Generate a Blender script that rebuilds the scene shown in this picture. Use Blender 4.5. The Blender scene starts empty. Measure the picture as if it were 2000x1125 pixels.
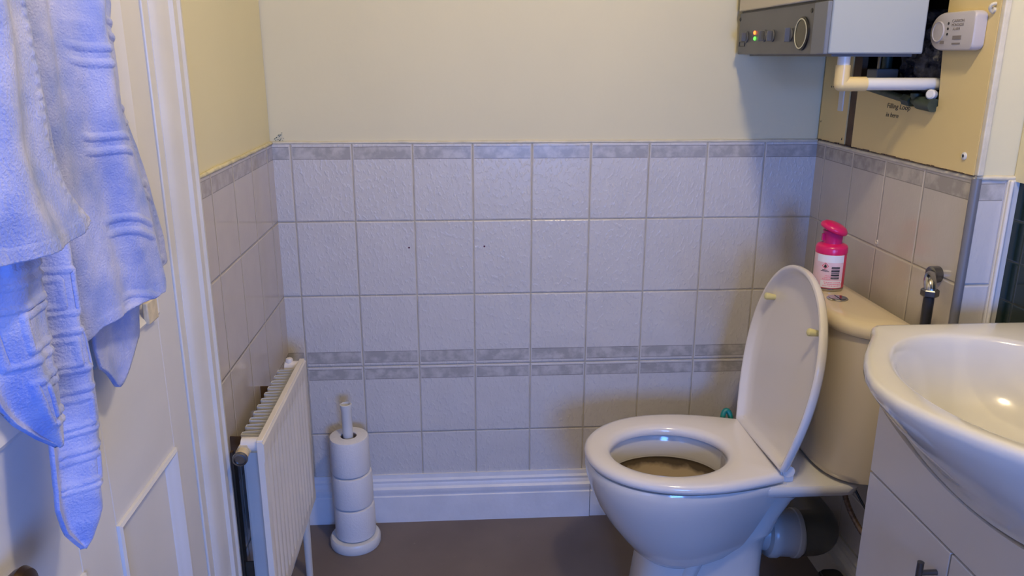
import bpy, bmesh, math, random
from mathutils import Vector, Matrix, noise
random.seed(7)
PI = math.pi
S = bpy.context.scene
COL = S.collection
# ------------------------------------------------------------------ camera
YAW, PIT, ROL = 0.0632, 0.2835, 0.0019
cam_d = bpy.data.cameras.new('camera'); cam_d.sensor_width = 36.0; cam_d.lens = 1562.4 / 2000 * 36
cam_d.clip_start = 0.05
cam = bpy.data.objects.new('camera', cam_d); COL.objects.link(cam); S.camera = cam
fw = Vector((math.sin(YAW)*math.cos(PIT), math.cos(YAW)*math.cos(PIT), -math.sin(PIT)))
r_ = Vector((math.cos(YAW), -math.sin(YAW), 0)); u_ = r_.cross(fw)
rr = math.cos(ROL)*r_ + math.sin(ROL)*u_; uu = -math.sin(ROL)*r_ + math.cos(ROL)*u_
cam.matrix_world = Matrix(((rr.x, uu.x, -fw.x, 0.47225), (rr.y, uu.y, -fw.y, -2.05281), (rr.z, uu.z, -fw.z, 1.28981), (0, 0, 0, 1)))
# ------------------------------------------------------------------ world, lights, exposure
w = bpy.data.worlds.new('world'); S.world = w; w.use_nodes = True
w.node_tree.nodes['Background'].inputs[0].default_value = (0.16, 0.30, 1.0, 1)
w.node_tree.nodes['Background'].inputs[1].default_value = 0.35
S.view_settings.view_transform = 'Standard'; S.view_settings.look = 'None'
S.view_settings.gamma = 1; S.view_settings.use_curve_mapping = False
S.view_settings.exposure = 0.0
def light(name, kind, loc, energy, color, size=0.1, size_y=None, target=None):
    d = bpy.data.lights.new(name, kind); d.energy = energy; d.color = color
    if kind == 'AREA':
        d.size = size
        if size_y: d.shape = 'RECTANGLE'; d.size_y = size_y
    else: d.shadow_soft_size = size
    o = bpy.data.objects.new(name, d); COL.objects.link(o); o.location = loc
    if target: o.rotation_euler = (Vector(target) - Vector(loc)).to_track_quat('-Z', 'Y').to_euler()
    return o
light('ceiling_lamp_light', 'POINT', (0.92, -1.34, 2.18), 35.0, (1.0, 0.82, 0.53), 0.07)
light('window_daylight', 'AREA', (0.92, -3.42, 1.10), 43.0, (0.10, 0.30, 1.0), 0.60, 0.60, (0.30, 0.0, 0.20))

# ------------------------------------------------------------------ constants (metres)
ZT = 1.0763; W = 1.399; TA = 0.0449; TW = 0.152; TH = 0.20036; BL = 0.0595; BR = 0.0493
CEIL = 2.35; YF = -3.5; YN = -0.665; XR = 1.472

# ------------------------------------------------------------------ helpers
def new_mat(name):
    m = bpy.data.materials.new(name); m.use_nodes = True
    return m, m.node_tree, m.node_tree.nodes['Principled BSDF']
def mat(name, col, rough=0.5, metal=0.0, var=0.0, scale=8.0, bump=0.0, bscale=60.0, coat=0.0, emit=None, es=0.0, spec=None, sheen=0.0):
    m, nt, b = new_mat(name)
    b.inputs['Roughness'].default_value = rough; b.inputs['Metallic'].default_value = metal
    if coat: b.inputs['Coat Weight'].default_value = coat; b.inputs['Coat Roughness'].default_value = 0.06
    if spec is not None: b.inputs['Specular IOR Level'].default_value = spec
    if sheen: b.inputs['Sheen Weight'].default_value = sheen; b.inputs['Sheen Roughness'].default_value = 0.6
    if emit: b.inputs['Emission Color'].default_value = (*emit, 1); b.inputs['Emission Strength'].default_value = es
    tc = nt.nodes.new('ShaderNodeTexCoord')
    n = nt.nodes.new('ShaderNodeTexNoise'); n.inputs['Scale'].default_value = scale; n.inputs['Detail'].default_value = 4
    nt.links.new(tc.outputs['Object'], n.inputs['Vector'])
    mr = nt.nodes.new('ShaderNodeMapRange'); mr.inputs[1].default_value = 0.3; mr.inputs[2].default_value = 0.7
    mr.inputs[3].default_value = 1 - var; mr.inputs[4].default_value = 1 + var * 0.4
    nt.links.new(n.outputs[0], mr.inputs[0])
    mx = nt.nodes.new('ShaderNodeVectorMath'); mx.operation = 'SCALE'; mx.inputs[0].default_value = col
    nt.links.new(mr.outputs[0], mx.inputs['Scale']); nt.links.new(mx.outputs[0], b.inputs['Base Color'])
    if bump:
        n2 = nt.nodes.new('ShaderNodeTexNoise'); n2.inputs['Scale'].default_value = bscale; n2.inputs['Detail'].default_value = 6
        nt.links.new(tc.outputs['Object'], n2.inputs['Vector'])
        bp = nt.nodes.new('ShaderNodeBump'); bp.inputs['Strength'].default_value = bump; bp.inputs['Distance'].default_value = 0.004
        nt.links.new(n2.outputs[0], bp.inputs['Height']); nt.links.new(bp.outputs[0], b.inputs['Normal'])
    return m
class NB:
    """small node builder for float maths"""
    def __init__(s, nt): s.nt = nt
    def _in(s, node, i, v):
        if isinstance(v, (int, float)): node.inputs[i].default_value = v
        else: s.nt.links.new(v, node.inputs[i])
    def m(s, op, a, b=0.0, c=None):
        n = s.nt.nodes.new('ShaderNodeMath'); n.operation = op; s._in(n, 0, a); s._in(n, 1, b)
        if c is not None: s._in(n, 2, c)
        return n.outputs[0]
    def mixc(s, f, a, b):
        n = s.nt.nodes.new('ShaderNodeMix'); n.data_type = 'RGBA'; s._in(n, 0, f)
        for i, v in ((6, a), (7, b)):
            if isinstance(v, tuple): n.inputs[i].default_value = (*v, 1)
            else: s.nt.links.new(v, n.inputs[i])
        return n.outputs[2]
    def noise(s, vec, scale, detail=4, rough=0.5):
        n = s.nt.nodes.new('ShaderNodeTexNoise'); n.inputs['Scale'].default_value = scale
        n.inputs['Detail'].default_value = detail; n.inputs['Roughness'].default_value = rough
        s.nt.links.new(vec, n.inputs['Vector']); return n.outputs[0]
    def ramp(s, v, a, b, lo=0.0, hi=1.0):
        n = s.nt.nodes.new('ShaderNodeMapRange'); s._in(n, 0, v)
        for i, x in ((1, a), (2, b), (3, lo), (4, hi)): n.inputs[i].default_value = x
        return n.outputs[0]
def tile_mat(name, axis, sign, off, base, bump=0.35, rough=0.22, bands=True, tw=TW, th=TH, grout=(0.55, 0.49, 0.38), gw=0.0026, mask_corner=False):
    m, nt, b = new_mat(name); q = NB(nt)
    geo = nt.nodes.new('ShaderNodeNewGeometry'); sp = nt.nodes.new('ShaderNodeSeparateXYZ')
    nt.links.new(geo.outputs['Position'], sp.inputs[0]); P = geo.outputs['Position']
    wob = q.m('MULTIPLY', q.m('SUBTRACT', q.noise(P, 9, 2), 0.5), 0.0012)
    u = q.m('DIVIDE', q.m('ADD', q.m('SUBTRACT', q.m('MULTIPLY', sp.outputs[axis], sign), off), wob), tw)
    vz = q.m('ADD', q.m('SUBTRACT', ZT, sp.outputs[2]), wob)
    v = q.m('DIVIDE', vz, th)
    def edge(x, size):     # distance to the nearest line, metres
        return q.m('MULTIPLY', q.m('ABSOLUTE', q.m('SUBTRACT', x, q.m('ROUND', x))), size)
    du, dv = edge(u, tw), edge(v, th)
    d = q.m('MINIMUM', du, dv)
    gm = q.m('SUBTRACT', 1.0, q.ramp(d, gw*0.4, gw*0.62))
    marb = q.noise(P, 34, 5, 0.55)
    col = q.mixc(q.ramp(q.noise(P, 16, 3), 0.3, 0.7), tuple(c*0.965 for c in base), tuple(min(c*1.02, 1) for c in base))
    lines = None
    if bands:
        bm_ = None
        for a, c in ((0.0095, 0.040), (3*th-0.042, 3*th-0.0105), (3*th+0.0085, 3*th+0.038)):
            k = q.m('MULTIPLY', q.m('GREATER_THAN', vz, a), q.m('LESS_THAN', vz, c))
            bm_ = k if bm_ is None else q.m('MAXIMUM', bm_, k)
            for e in (a, c):
                l = q.m('LESS_THAN', q.m('ABSOLUTE', q.m('SUBTRACT', vz, e)), 0.0009)
                lines = l if lines is None else q.m('MAXIMUM', lines, l)
        bandc = q.mixc(q.ramp(marb, 0.42, 0.62), tuple(c*0.62 for c in base), tuple(c*0.88 for c in base))
        inside = q.m('GREATER_THAN', du, 0.0045)
        bm_ = q.m('MULTIPLY', bm_, inside); lines = q.m('MULTIPLY', lines, inside)
        col = q.mixc(bm_, col, bandc); col = q.mixc(q.m('MULTIPLY', lines, 0.75), col, tuple(c*0.36 for c in base))
    gcol = q.mixc(q.ramp(q.noise(P, 14, 4), 0.35, 0.7), grout, tuple(c*0.72 for c in grout))
    # a dark hairline below each horizontal joint
    col = q.mixc(gm, col, gcol)
    nt.links.new(col, b.inputs['Base Color'])
    nt.links.new(q.ramp(gm, 0, 1, rough, 0.7), b.inputs['Roughness'])
    # raised streaky relief in each tile, sunken joints
    mp = nt.nodes.new('ShaderNodeMapping'); mp.inputs['Rotation'].default_value = (0.0, 0.6, 0.0)
    mp.inputs['Scale'].default_value = (1.0, 1.0, 0.6)
    nt.links.new(P, mp.inputs['Vector'])
    rel = q.ramp(q.noise(mp.outputs[0], 120, 3, 0.5), 0.50, 0.66)
    if bands: rel = q.m('MULTIPLY', rel, q.m('SUBTRACT', 1.0, bm_))
    hgt = q.m('ADD', q.m('MULTIPLY', rel, bump), q.ramp(d, gw*0.35, gw*1.5, -2.6, 0.0))
    bp = nt.nodes.new('ShaderNodeBump'); bp.inputs['Strength'].default_value = 1.0; bp.inputs['Distance'].default_value = 0.0006
    nt.links.new(hgt, bp.inputs['Height']); nt.links.new(bp.outputs[0], b.inputs['Normal'])
    b.inputs['Specular IOR Level'].default_value = 0.5
    return m
def finish(name, bm, m, parent=None, smooth=35, bevel=0.0, bseg=2, sub=0, loc=None):
    bmesh.ops.recalc_face_normals(bm, faces=bm.faces)
    me = bpy.data.meshes.new(name); bm.to_mesh(me); bm.free()
    o = bpy.data.objects.new(name, me); COL.objects.link(o)
    if isinstance(m, (list, tuple)):
        for x in m: me.materials.append(x)
    else: me.materials.append(m)
    if smooth is not None:
        me.shade_smooth()
        me.set_sharp_from_angle(angle=math.radians(smooth))
    if bevel:
        md = o.modifiers.new('bevel', 'BEVEL'); md.width = bevel; md.segments = bseg; md.limit_method = 'ANGLE'; md.angle_limit = math.radians(40)
    if sub:
        md = o.modifiers.new('sub', 'SUBSURF'); md.levels = sub; md.render_levels = sub
    if parent:
        o.parent = parent
        o.matrix_parent_inverse = Matrix.Translation(-Vector(parent.location)) if parent.type == 'EMPTY' else Matrix.Identity(4)
    return o
def box(bm, x0, x1, y0, y1, z0, z1, mi=0):
    vs = [bm.verts.new((x, y, z)) for z in (z0, z1) for x, y in ((x0, y0), (x1, y0), (x1, y1), (x0, y1))]
    for f in ((3, 2, 1, 0), (4, 5, 6, 7), (0, 1, 5, 4), (1, 2, 6, 5), (2, 3, 7, 6), (3, 0, 4, 7)):
        bm.faces.new([vs[i] for i in f]).material_index = mi
    return vs
def B(*a, **k):
    bm = bmesh.new(); box(bm, *a, **k); return bm
def prism(bm, pts, d0, d1, axis):
    """extrude polygon pts (2-tuples) along axis from d0 to d1"""
    def mk(p, d):
        return {0: (d, p[0], p[1]), 1: (p[0], d, p[1]), 2: (p[0], p[1], d)}[axis]
    a = [bm.verts.new(mk(p, d0)) for p in pts]; c = [bm.verts.new(mk(p, d1)) for p in pts]
    n = len(pts); bm.faces.new(a); bm.faces.new(c[::-1])
    for i in range(n): bm.faces.new((a[i], c[i], c[(i+1) % n], a[(i+1) % n]))
def loft(bm, rings, cap0=True, cap1=True, closed=False):
    R = [[bm.verts.new(p) for p in r] for r in rings]; n = len(R[0])
    k = len(R) if closed else len(R)-1
    for j in range(k):
        a, c = R[j], R[(j+1) % len(R)]
        for i in range(n): bm.faces.new((a[i], a[(i+1) % n], c[(i+1) % n], c[i]))
    if not closed:
        if cap0: bm.faces.new(R[0][::-1])
        if cap1: bm.faces.new(R[-1])
    return R
def frame_of(d):
    d = d.normalized(); t = Vector((0, 0, 1)) if abs(d.z) < 0.9 else Vector((1, 0, 0))
    a = d.cross(t).normalized(); return a, d.cross(a).normalized()
def tube(bm, pts, r, n=16, caps=True):
    pts = [Vector(p) for p in pts]; rings = []
    rs = r if isinstance(r, (list, tuple)) else [r]*len(pts)
    a = None
    for i, p in enumerate(pts):
        d = (pts[min(i+1, len(pts)-1)] - pts[max(i-1, 0)]).normalized()
        if a is None: a, b = frame_of(d)
        else:
            a = (a - d*a.dot(d)).normalized(); b = d.cross(a)
        rings.append([p + (a*math.cos(2*PI*k/n) + b*math.sin(2*PI*k/n))*rs[i] for k in range(n)])
    loft(bm, rings, caps, caps)
def lathe(bm, prof, c, axis=Vector((0, 0, 1)), n=40, cap=True):
    """profile of (radius, height along axis)"""
    axis = Vector(axis).normalized(); a, b = frame_of(axis); c = Vector(c)
    rings = [[c + axis*h + (a*math.cos(2*PI*k/n) + b*math.sin(2*PI*k/n))*max(r, 1e-5) for k in range(n)] for r, h in prof]
    loft(bm, rings, cap, cap)
def rrect(x0, x1, y0, y1, r, n=6):
    out = []
    for cx, cy, a0 in ((x1-r, y1-r, 0), (x0+r, y1-r, PI/2), (x0+r, y0+r, PI), (x1-r, y0+r, 1.5*PI)):
        for k in range(n+1):
            t = a0 + PI/2*k/n; out.append((cx+r*math.cos(t), cy+r*math.sin(t)))
    return out
def empty(name, loc):
    o = bpy.data.objects.new(name, None); COL.objects.link(o); o.location = loc; o.empty_display_size = 0.05; return o
def tag(o, label, cat, group=None):
    o['label'] = label; o['category'] = cat
    if group: o['group'] = group
    return o
def struct(o): o['kind'] = 'structure'; return o
def bez(p0, p1, p2, p3, n=12):
    p0, p1, p2, p3 = map(Vector, (p0, p1, p2, p3))
    return [p0*(1-t)**3 + p1*3*t*(1-t)**2 + p2*3*t*t*(1-t) + p3*t**3 for t in [i/n for i in range(n+1)]]
def text_mesh(name, body, size, m, parent, mw, extrude=0.0002, xs=1.0, slant=0.0):
    cu = bpy.data.curves.new(name, 'FONT'); cu.body = body; cu.size = size; cu.extrude = extrude; cu.align_x = 'LEFT'; cu.shear = slant
    t = bpy.data.objects.new(name + '_tmp', cu); COL.objects.link(t)
    dg = bpy.context.evaluated_depsgraph_get()
    me = bpy.data.meshes.new_from_object(t.evaluated_get(dg))
    bpy.data.objects.remove(t)
    me.transform(mw @ Matrix.Diagonal((xs, 1, 1, 1))); me.materials.clear(); me.materials.append(m)
    o = bpy.data.objects.new(name, me); COL.objects.link(o)
    if parent: o.parent = parent; o.matrix_parent_inverse = Matrix.Translation(-Vector(parent.location))
    return o
def wallframe(origin, xd, yd):
    """matrix whose local x runs along xd, y along yd, placed at origin"""
    xd, yd = Vector(xd).normalized(), Vector(yd).normalized(); z = xd.cross(yd)
    return Matrix(((xd.x, yd.x, z.x, origin[0]), (xd.y, yd.y, z.y, origin[1]), (xd.z, yd.z, z.z, origin[2]), (0, 0, 0, 1)))

# ------------------------------------------------------------------ materials
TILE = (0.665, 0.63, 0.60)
M_cream = mat('cream_wall_paint', (0.78, 0.71, 0.47), 0.55, var=0.03, scale=3, bump=0.06, bscale=90)
M_panel = mat('cream_panel_paint', (0.78, 0.62, 0.29), 0.5, var=0.05, scale=4, bump=0.05, bscale=40)
M_ceil = mat('ceiling_paint', (0.30, 0.27, 0.22), 0.8, var=0.02)
M_white = mat('white_gloss_paint', (0.74, 0.72, 0.70), 0.35, var=0.06, scale=9, bump=0.12, bscale=35)
M_door = mat('white_door_paint', (0.75, 0.73, 0.73), 0.38, var=0.05, scale=6, bump=0.10, bscale=30)
M_skirt = mat('white_skirting_paint', (0.80, 0.79, 0.80), 0.4, var=0.06, scale=14, bump=0.25, bscale=45)
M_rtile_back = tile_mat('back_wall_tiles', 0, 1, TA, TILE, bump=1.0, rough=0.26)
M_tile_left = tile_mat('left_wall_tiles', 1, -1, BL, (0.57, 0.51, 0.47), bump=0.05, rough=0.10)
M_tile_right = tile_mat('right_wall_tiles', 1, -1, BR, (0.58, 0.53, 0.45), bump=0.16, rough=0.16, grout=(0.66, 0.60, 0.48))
M_tile_nib = tile_mat('nib_tiles', 0, 1, W + 0.062, TILE, bump=0.3)
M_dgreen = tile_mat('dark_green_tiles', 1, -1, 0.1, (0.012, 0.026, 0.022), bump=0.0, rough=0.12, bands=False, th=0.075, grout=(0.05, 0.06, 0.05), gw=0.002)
M_ceramic = mat('white_ceramic', (0.68, 0.66, 0.63), 0.12, var=0.02, scale=5, coat=0.5)
M_seat = mat('white_seat_plastic', (0.82, 0.77, 0.72), 0.16, var=0.02, scale=4, coat=0.3)
M_cist = mat('cream_cistern_ceramic', (0.72, 0.61, 0.42), 0.16, var=0.03, scale=4, coat=0.3)
M_chrome = mat('chrome', (0.5, 0.49, 0.48), 0.16, 1.0, var=0.15, scale=60)
M_dchrome = mat('dull_chrome', (0.22, 0.22, 0.23), 0.28, 1.0, var=0.3, scale=50)
M_plastic = mat('white_plastic', (0.74, 0.73, 0.71), 0.3, var=0.02)
M_alarm = mat('alarm_plastic', (0.52, 0.49, 0.50), 0.35, var=0.02)
M_yplastic = mat('yellowed_plastic', (0.80, 0.63, 0.31), 0.3, var=0.05)
M_greypipe = mat('grey_pipe_plastic', (0.10, 0.095, 0.08), 0.38, var=0.1)
M_collar = mat('pale_pipe_collar', (0.42, 0.42, 0.41), 0.3, var=0.05)
M_rad = mat('radiator_enamel', (0.80, 0.74, 0.66), 0.3, var=0.05, scale=10)
M_radin = mat('radiator_fin_enamel', (0.66, 0.64, 0.60), 0.4, var=0.1)
M_brown = mat('dark_brown_batten', (0.11, 0.065, 0.035), 0.6, var=0.3, scale=30)
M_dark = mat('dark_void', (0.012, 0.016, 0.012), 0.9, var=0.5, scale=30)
M_black = mat('black_plastic', (0.012, 0.012, 0.012), 0.4)
M_paper = mat('toilet_paper', (0.78, 0.76, 0.76), 0.9, var=0.02, bump=0.25, bscale=220)
M_card = mat('roll_core_card', (0.30, 0.24, 0.2), 0.9)
M_cab = mat('vanity_white_laminate', (0.62, 0.58, 0.55), 0.3, var=0.02)
M_boiler = mat('boiler_white_enamel', (0.40, 0.44, 0.46), 0.35, var=0.01)
M_bcream = mat('boiler_cream_panel', (0.62, 0.56, 0.44), 0.4, var=0.02)
M_bgrey = mat('boiler_grey_panel', (0.115, 0.12, 0.135), 0.35, var=0.08, scale=12)
M_pink = mat('magenta_plastic', (0.74, 0.012, 0.13), 0.28, var=0.03)
M_pink2 = mat('deep_magenta_plastic', (0.52, 0.008, 0.14), 0.28, var=0.03)
M_label = mat('pale_pink_label', (0.86, 0.62, 0.66), 0.3, var=0.1, scale=40)
M_lred = mat('red_label_print', (0.75, 0.05, 0.10), 0.35)
M_lpink = mat('pink_label_print', (0.86, 0.30, 0.40), 0.35)
M_lwhite = mat('white_label_print', (0.86, 0.84, 0.86), 0.35)
M_ink = mat('black_ink', (0.03, 0.028, 0.026), 0.6)
M_inkg = mat('grey_ink', (0.22, 0.19, 0.17), 0.6)
M_bronze = mat('bronze_metal', (0.07, 0.040, 0.018), 0.35, 0.7, var=0.3, scale=40)
M_bead = mat('grey_tile_edge_bead', (0.19, 0.19, 0.21), 0.35)
M_teal = mat('teal_plastic', (0.01, 0.22, 0.17), 0.4)
M_redled = mat('red_indicator', (0.9, 0.1, 0.02), 0.4, emit=(1.0, 0.12, 0.02), es=5)
M_grnled = mat('green_indicator', (0.1, 0.9, 0.1), 0.4, emit=(0.08, 1.0, 0.05), es=3)
M_green = mat('dark_green_pipework', (0.055, 0.075, 0.05), 0.5, var=0.4, scale=40)
M_navy = mat('dark_navy_lagging', (0.03, 0.036, 0.075), 0.35, var=0.8, scale=80, bump=0.9, bscale=90)
M_moss = mat('dark_green_lagging', (0.06, 0.10, 0.022), 0.4, var=0.8, scale=70, bump=0.9, bscale=90)

# floor: worn grey-brown vinyl
def floor_mat():
    m, nt, b = new_mat('grey_brown_vinyl'); q = NB(nt)
    geo = nt.nodes.new('ShaderNodeNewGeometry'); P = geo.outputs['Position']
    c = q.mixc(q.ramp(q.noise(P, 5, 4), 0.35, 0.7), (0.165, 0.128, 0.108), (0.20, 0.157, 0.132))
    sp1 = q.ramp(q.noise(P, 130, 2), 0.70, 0.76); c = q.mixc(q.m('MULTIPLY', sp1, 0.35), c, (0.035, 0.028, 0.022))
    sp2 = q.ramp(q.noise(P, 60, 2), 0.73, 0.78); c = q.mixc(q.m('MULTIPLY', sp2, 0.5), c, (0.34, 0.30, 0.27))
    nt.links.new(c, b.inputs['Base Color']); b.inputs['Roughness'].default_value = 0.55
    bp = nt.nodes.new('ShaderNodeBump'); bp.inputs['Strength'].default_value = 0.15; bp.inputs['Distance'].default_value = 0.001
    nt.links.new(q.noise(P, 150, 3), bp.inputs['Height']); nt.links.new(bp.outputs[0], b.inputs['Normal'])
    return m
M_floor = floor_mat()
def towel_mat():
    m, nt, b = new_mat('pale_blue_terry'); q = NB(nt)
    tc = nt.nodes.new('ShaderNodeTexCoord'); P = tc.outputs['Object']
    c = q.mixc(q.ramp(q.noise(P, 22, 4), 0.35, 0.68), (0.28, 0.35, 0.75), (0.50, 0.53, 0.84))
    nt.links.new(c, b.inputs['Base Color']); b.inputs['Roughness'].default_value = 0.95
    b.inputs['Sheen Weight'].default_value = 0.25; b.inputs['Sheen Roughness'].default_value = 0.5
    b.inputs['Specular IOR Level'].default_value = 0.1
    hh = q.m('ADD', q.noise(P, 420, 3), q.m('MULTIPLY', q.noise(P, 90, 3), 0.8))
    bp = nt.nodes.new('ShaderNodeBump'); bp.inputs['Strength'].default_value = 0.5; bp.inputs['Distance'].default_value = 0.003
    nt.links.new(hh, bp.inputs['Height']); nt.links.new(bp.outputs[0], b.inputs['Normal'])
    return m
M_towel = towel_mat()
def bowl_mat():
    m, nt, b = new_mat('stained_and_shaded_bowl'); q = NB(nt)
    geo = nt.nodes.new('ShaderNodeNewGeometry'); P = geo.outputs['Position']
    sp = nt.nodes.new('ShaderNodeSeparateXYZ'); nt.links.new(P, sp.inputs[0])
    z = q.m('ADD', sp.outputs[2], q.m('MULTIPLY', q.m('SUBTRACT', q.noise(P, 28, 4), 0.5), 0.03))
    c = q.mixc(q.ramp(z, 0.318, 0.330), (0.50, 0.40, 0.27), (0.13, 0.10, 0.07))  # tan stain below; dark ring is shade of the rim gap, painted in
    c = q.mixc(q.ramp(sp.outputs[2], 0.3445, 0.3475), c, (0.66, 0.64, 0.62))
    nt.links.new(c, b.inputs['Base Color']); b.inputs['Roughness'].default_value = 0.2
    return m
M_bowl = bowl_mat()

# ------------------------------------------------------------------ room shell
struct(finish('floor', B(-0.05, 1.9, YF-0.1, 0.05, -0.06, 0.0), M_floor, smooth=None))
struct(finish('ceiling', B(-0.12, 1.9, YF-0.1, 0.12, CEIL, CEIL+0.06), M_ceil, smooth=None))
def wall_two(name, tiled, plain, boxes_t, boxes_p):
    bm = bmesh.new()
    for a in boxes_t: box(bm, *a, mi=0)
    for a in boxes_p: box(bm, *a, mi=1)
    return struct(finish(name, bm, [tiled, plain], smooth=None))
wall_two('wall_back', M_rtile_back, M_cream, [(-0.1, XR+0.1, 0, 0.1, 0, ZT)], [(-0.1, XR+0.1, 0.004, 0.1, ZT, CEIL)])
DY0, DY1, DH = -0.765, -1.50, 2.0          # door opening (far edge, near edge, height)
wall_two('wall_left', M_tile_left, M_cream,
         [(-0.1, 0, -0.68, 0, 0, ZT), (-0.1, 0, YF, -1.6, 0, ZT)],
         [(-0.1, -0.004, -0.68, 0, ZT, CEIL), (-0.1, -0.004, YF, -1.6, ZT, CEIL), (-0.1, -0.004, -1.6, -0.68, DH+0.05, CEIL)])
# right: boxed-out wall up to the nib, then the deeper wall beside the basin
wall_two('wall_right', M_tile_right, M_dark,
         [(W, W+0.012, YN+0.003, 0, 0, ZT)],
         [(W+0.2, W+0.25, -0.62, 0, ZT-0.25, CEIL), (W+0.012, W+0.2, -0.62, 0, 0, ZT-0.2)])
wall_two('wall_nib', M_tile_nib, M_cream,
         [(W+0.013, 1.462, YN, YN+0.05, 0, ZT)],
         [(W+0.001, XR+0.1, YN+0.002, YN+0.05, ZT+0.001, CEIL), (1.462, XR+0.1, YN+0.004, YN+0.05, 0, ZT)])
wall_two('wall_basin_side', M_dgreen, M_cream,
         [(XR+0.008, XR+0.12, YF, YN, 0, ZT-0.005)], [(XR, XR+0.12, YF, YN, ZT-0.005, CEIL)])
# wall behind the camera with the window opening
WX0, WX1, WZ0, WZ1 = 0.56, 1.28, 0.74, 1.46
bm = bmesh.new()
for a in ((-0.1, WX0, YF-0.12, YF, 0, CEIL), (WX1, XR+0.12, YF-0.12, YF, 0, CEIL), (WX0, WX1, YF-0.12, YF, 0, WZ0), (WX0, WX1, YF-0.12, YF, WZ1, CEIL)): box(bm, *a)
struct(finish('wall_front', bm, mat('dark_far_wall_paint', (0.12, 0.10, 0.085), 0.8), smooth=None))  # even dark colour, chosen to lower light bounced off this unseen wall
bm = bmesh.new()
for a in ((WX0, WX0+0.035, WZ0, WZ1), (WX1-0.035, WX1, WZ0, WZ1), (WX0, WX1, WZ0, WZ0+0.035), (WX0, WX1, WZ1-0.035, WZ1)): box(bm, a[0], a[1], YF-0.09, YF-0.04, a[2], a[3])
win = struct(finish('window_1', bm, M_white))
# beads and trims
bm = bmesh.new(); tube(bm, [(W+0.004, YN+0.002, 0.0), (W+0.004, YN+0.002, ZT)], 0.0085, 12)
struct(finish('trim_1', bm, M_bead))
bm = bmesh.new(); box(bm, 1.459, 1.484, YN-0.006, YN+0.004, 0, ZT-0.002); box(bm, 1.459, 1.466, YN-0.014, YN-0.006, 0, ZT-0.002)
struct(finish('trim_2', bm, M_white, bevel=0.003))
M_caulk = mat('yellowed_sealant', (0.74, 0.66, 0.42), 0.5, var=0.3, scale=40, bump=0.4, bscale=80)
M_caulkw = mat('cream_sealant', (0.72, 0.66, 0.52), 0.5, var=0.15, scale=30, bump=0.4, bscale=80)
def bead(name, a, b, m, r=0.0045, k=26, amp=0.0012):
    bm = bmesh.new(); a, b = Vector(a), Vector(b); pts = []
    for i in range(k+1):
        t = i/k; p = a.lerp(b, t); p.z += (noise.noise(p*30))*amp; pts.append(p)
    tube(bm, pts, [r*(0.8+0.5*abs(noise.noise(p*22))) for p in pts], 8); return struct(finish(name, bm, m, smooth=60))
bead('trim_3', (0.0, 0.002, ZT+0.001), (W, 0.002, ZT+0.001), M_caulkw)
bead('trim_4', (-0.001, 0.0, ZT+0.001), (-0.001, -0.68, ZT+0.001), M_caulk, 0.005)
bead('trim_5', (W+0.002, -0.01, ZT-0.001), (W+0.002, YN, ZT-0.001), M_caulkw, 0.0055)
bead('trim_6', (W, YN, ZT+0.001), (XR, YN, ZT+0.001), M_caulkw, 0.005)
# mould specks in the top-left corner, and dark crumbs along the panel joint
bm = bmesh.new(); rnd = random.Random(3)
for i in range(16):
    p = (rnd.uniform(0.0, 0.03)**1.0, -0.0005, ZT+0.006+rnd.uniform(0, 0.022)*rnd.random()); s = rnd.uniform(0.0006, 0.0018)
    box(bm, p[0], p[0]+s, 0.0005, 0.004, p[2], p[2]+s)
struct(finish('trim_7', bm, M_moss, smooth=None))

# skirting boards
def skirt_profile(d=0.018, h=0.145):
    return [(0, 0), (d, 0), (d, h*0.56), (d-0.003, h*0.575), (d-0.003, h*0.60), (d-0.001, h*0.63), (d-0.001, h*0.72), (d-0.006, h*0.76), (d-0.007, h*0.80), (d-0.009, h*0.83), (d-0.008, h*0.88), (d-0.012, h*0.92), (d-0.013, h), (0, h)]
bm = bmesh.new()
prism(bm, [(-p[0], p[1]) for p in skirt_profile()], 0.0, 0.827, 0)
struct(finish('baseboard_back', bm, M_skirt, smooth=25))
bm = bmesh.new()
prism(bm, [(-p[0]+0.002, p[1]*0.999) for p in skirt_profile()], 0.829, W, 0)
struct(finish('baseboard_back_offcut', bm, M_skirt, smooth=25))
bm = bmesh.new()
prism(bm, [(W-p[0], p[1]) for p in skirt_profile()], -0.02, -0.84, 1)
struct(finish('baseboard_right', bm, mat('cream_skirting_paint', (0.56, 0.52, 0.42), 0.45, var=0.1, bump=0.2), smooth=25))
bm = bmesh.new()
prism(bm, [(p[0], p[1]) for p in skirt_profile()], -0.02, -0.62, 1)
struct(finish('baseboard_left', bm, M_skirt, smooth=25))

# ------------------------------------------------------------------ door and architrave (left wall)
def arch(bm, y0, y1, z0, z1, sgn):
    """vertical architrave, y0 = outer edge, y1 = opening edge"""
    L = abs(y1-y0); prof = [(0, 0), (0, 0.010), (0.06, 0.017), (0.16, 0.019), (0.22, 0.013), (0.30, 0.013), (0.34, 0.020), (0.50, 0.021), (0.54, 0.015), (0.66, 0.013), (0.90, 0.012), (0.96, 0.008), (1.0, 0.004), (1.0, 0)]
    prism(bm, [(x, y0 + sgn*t*L) for t, x in prof], z0, z1, 2)
bm = bmesh.new(); arch(bm, -0.622, -0.742, 0, DH+0.05, -1); arch(bm, -1.64, -1.52, 0, DH+0.05, 1)
box(bm, 0, 0.018, -1.64, -0.622, DH, DH+0.11)
struct(finish('trim_8', bm, M_white, smooth=30))
bm = bmesh.new()     # lining and stop
box(bm, -0.1, 0.003, -0.765, -0.735, 0, DH+0.02); box(bm, -0.1, 0.003, -1.53, -1.50, 0, DH+0.02); box(bm, -0.1, 0.003, -1.53, -0.735, DH, DH+0.03)
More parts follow.
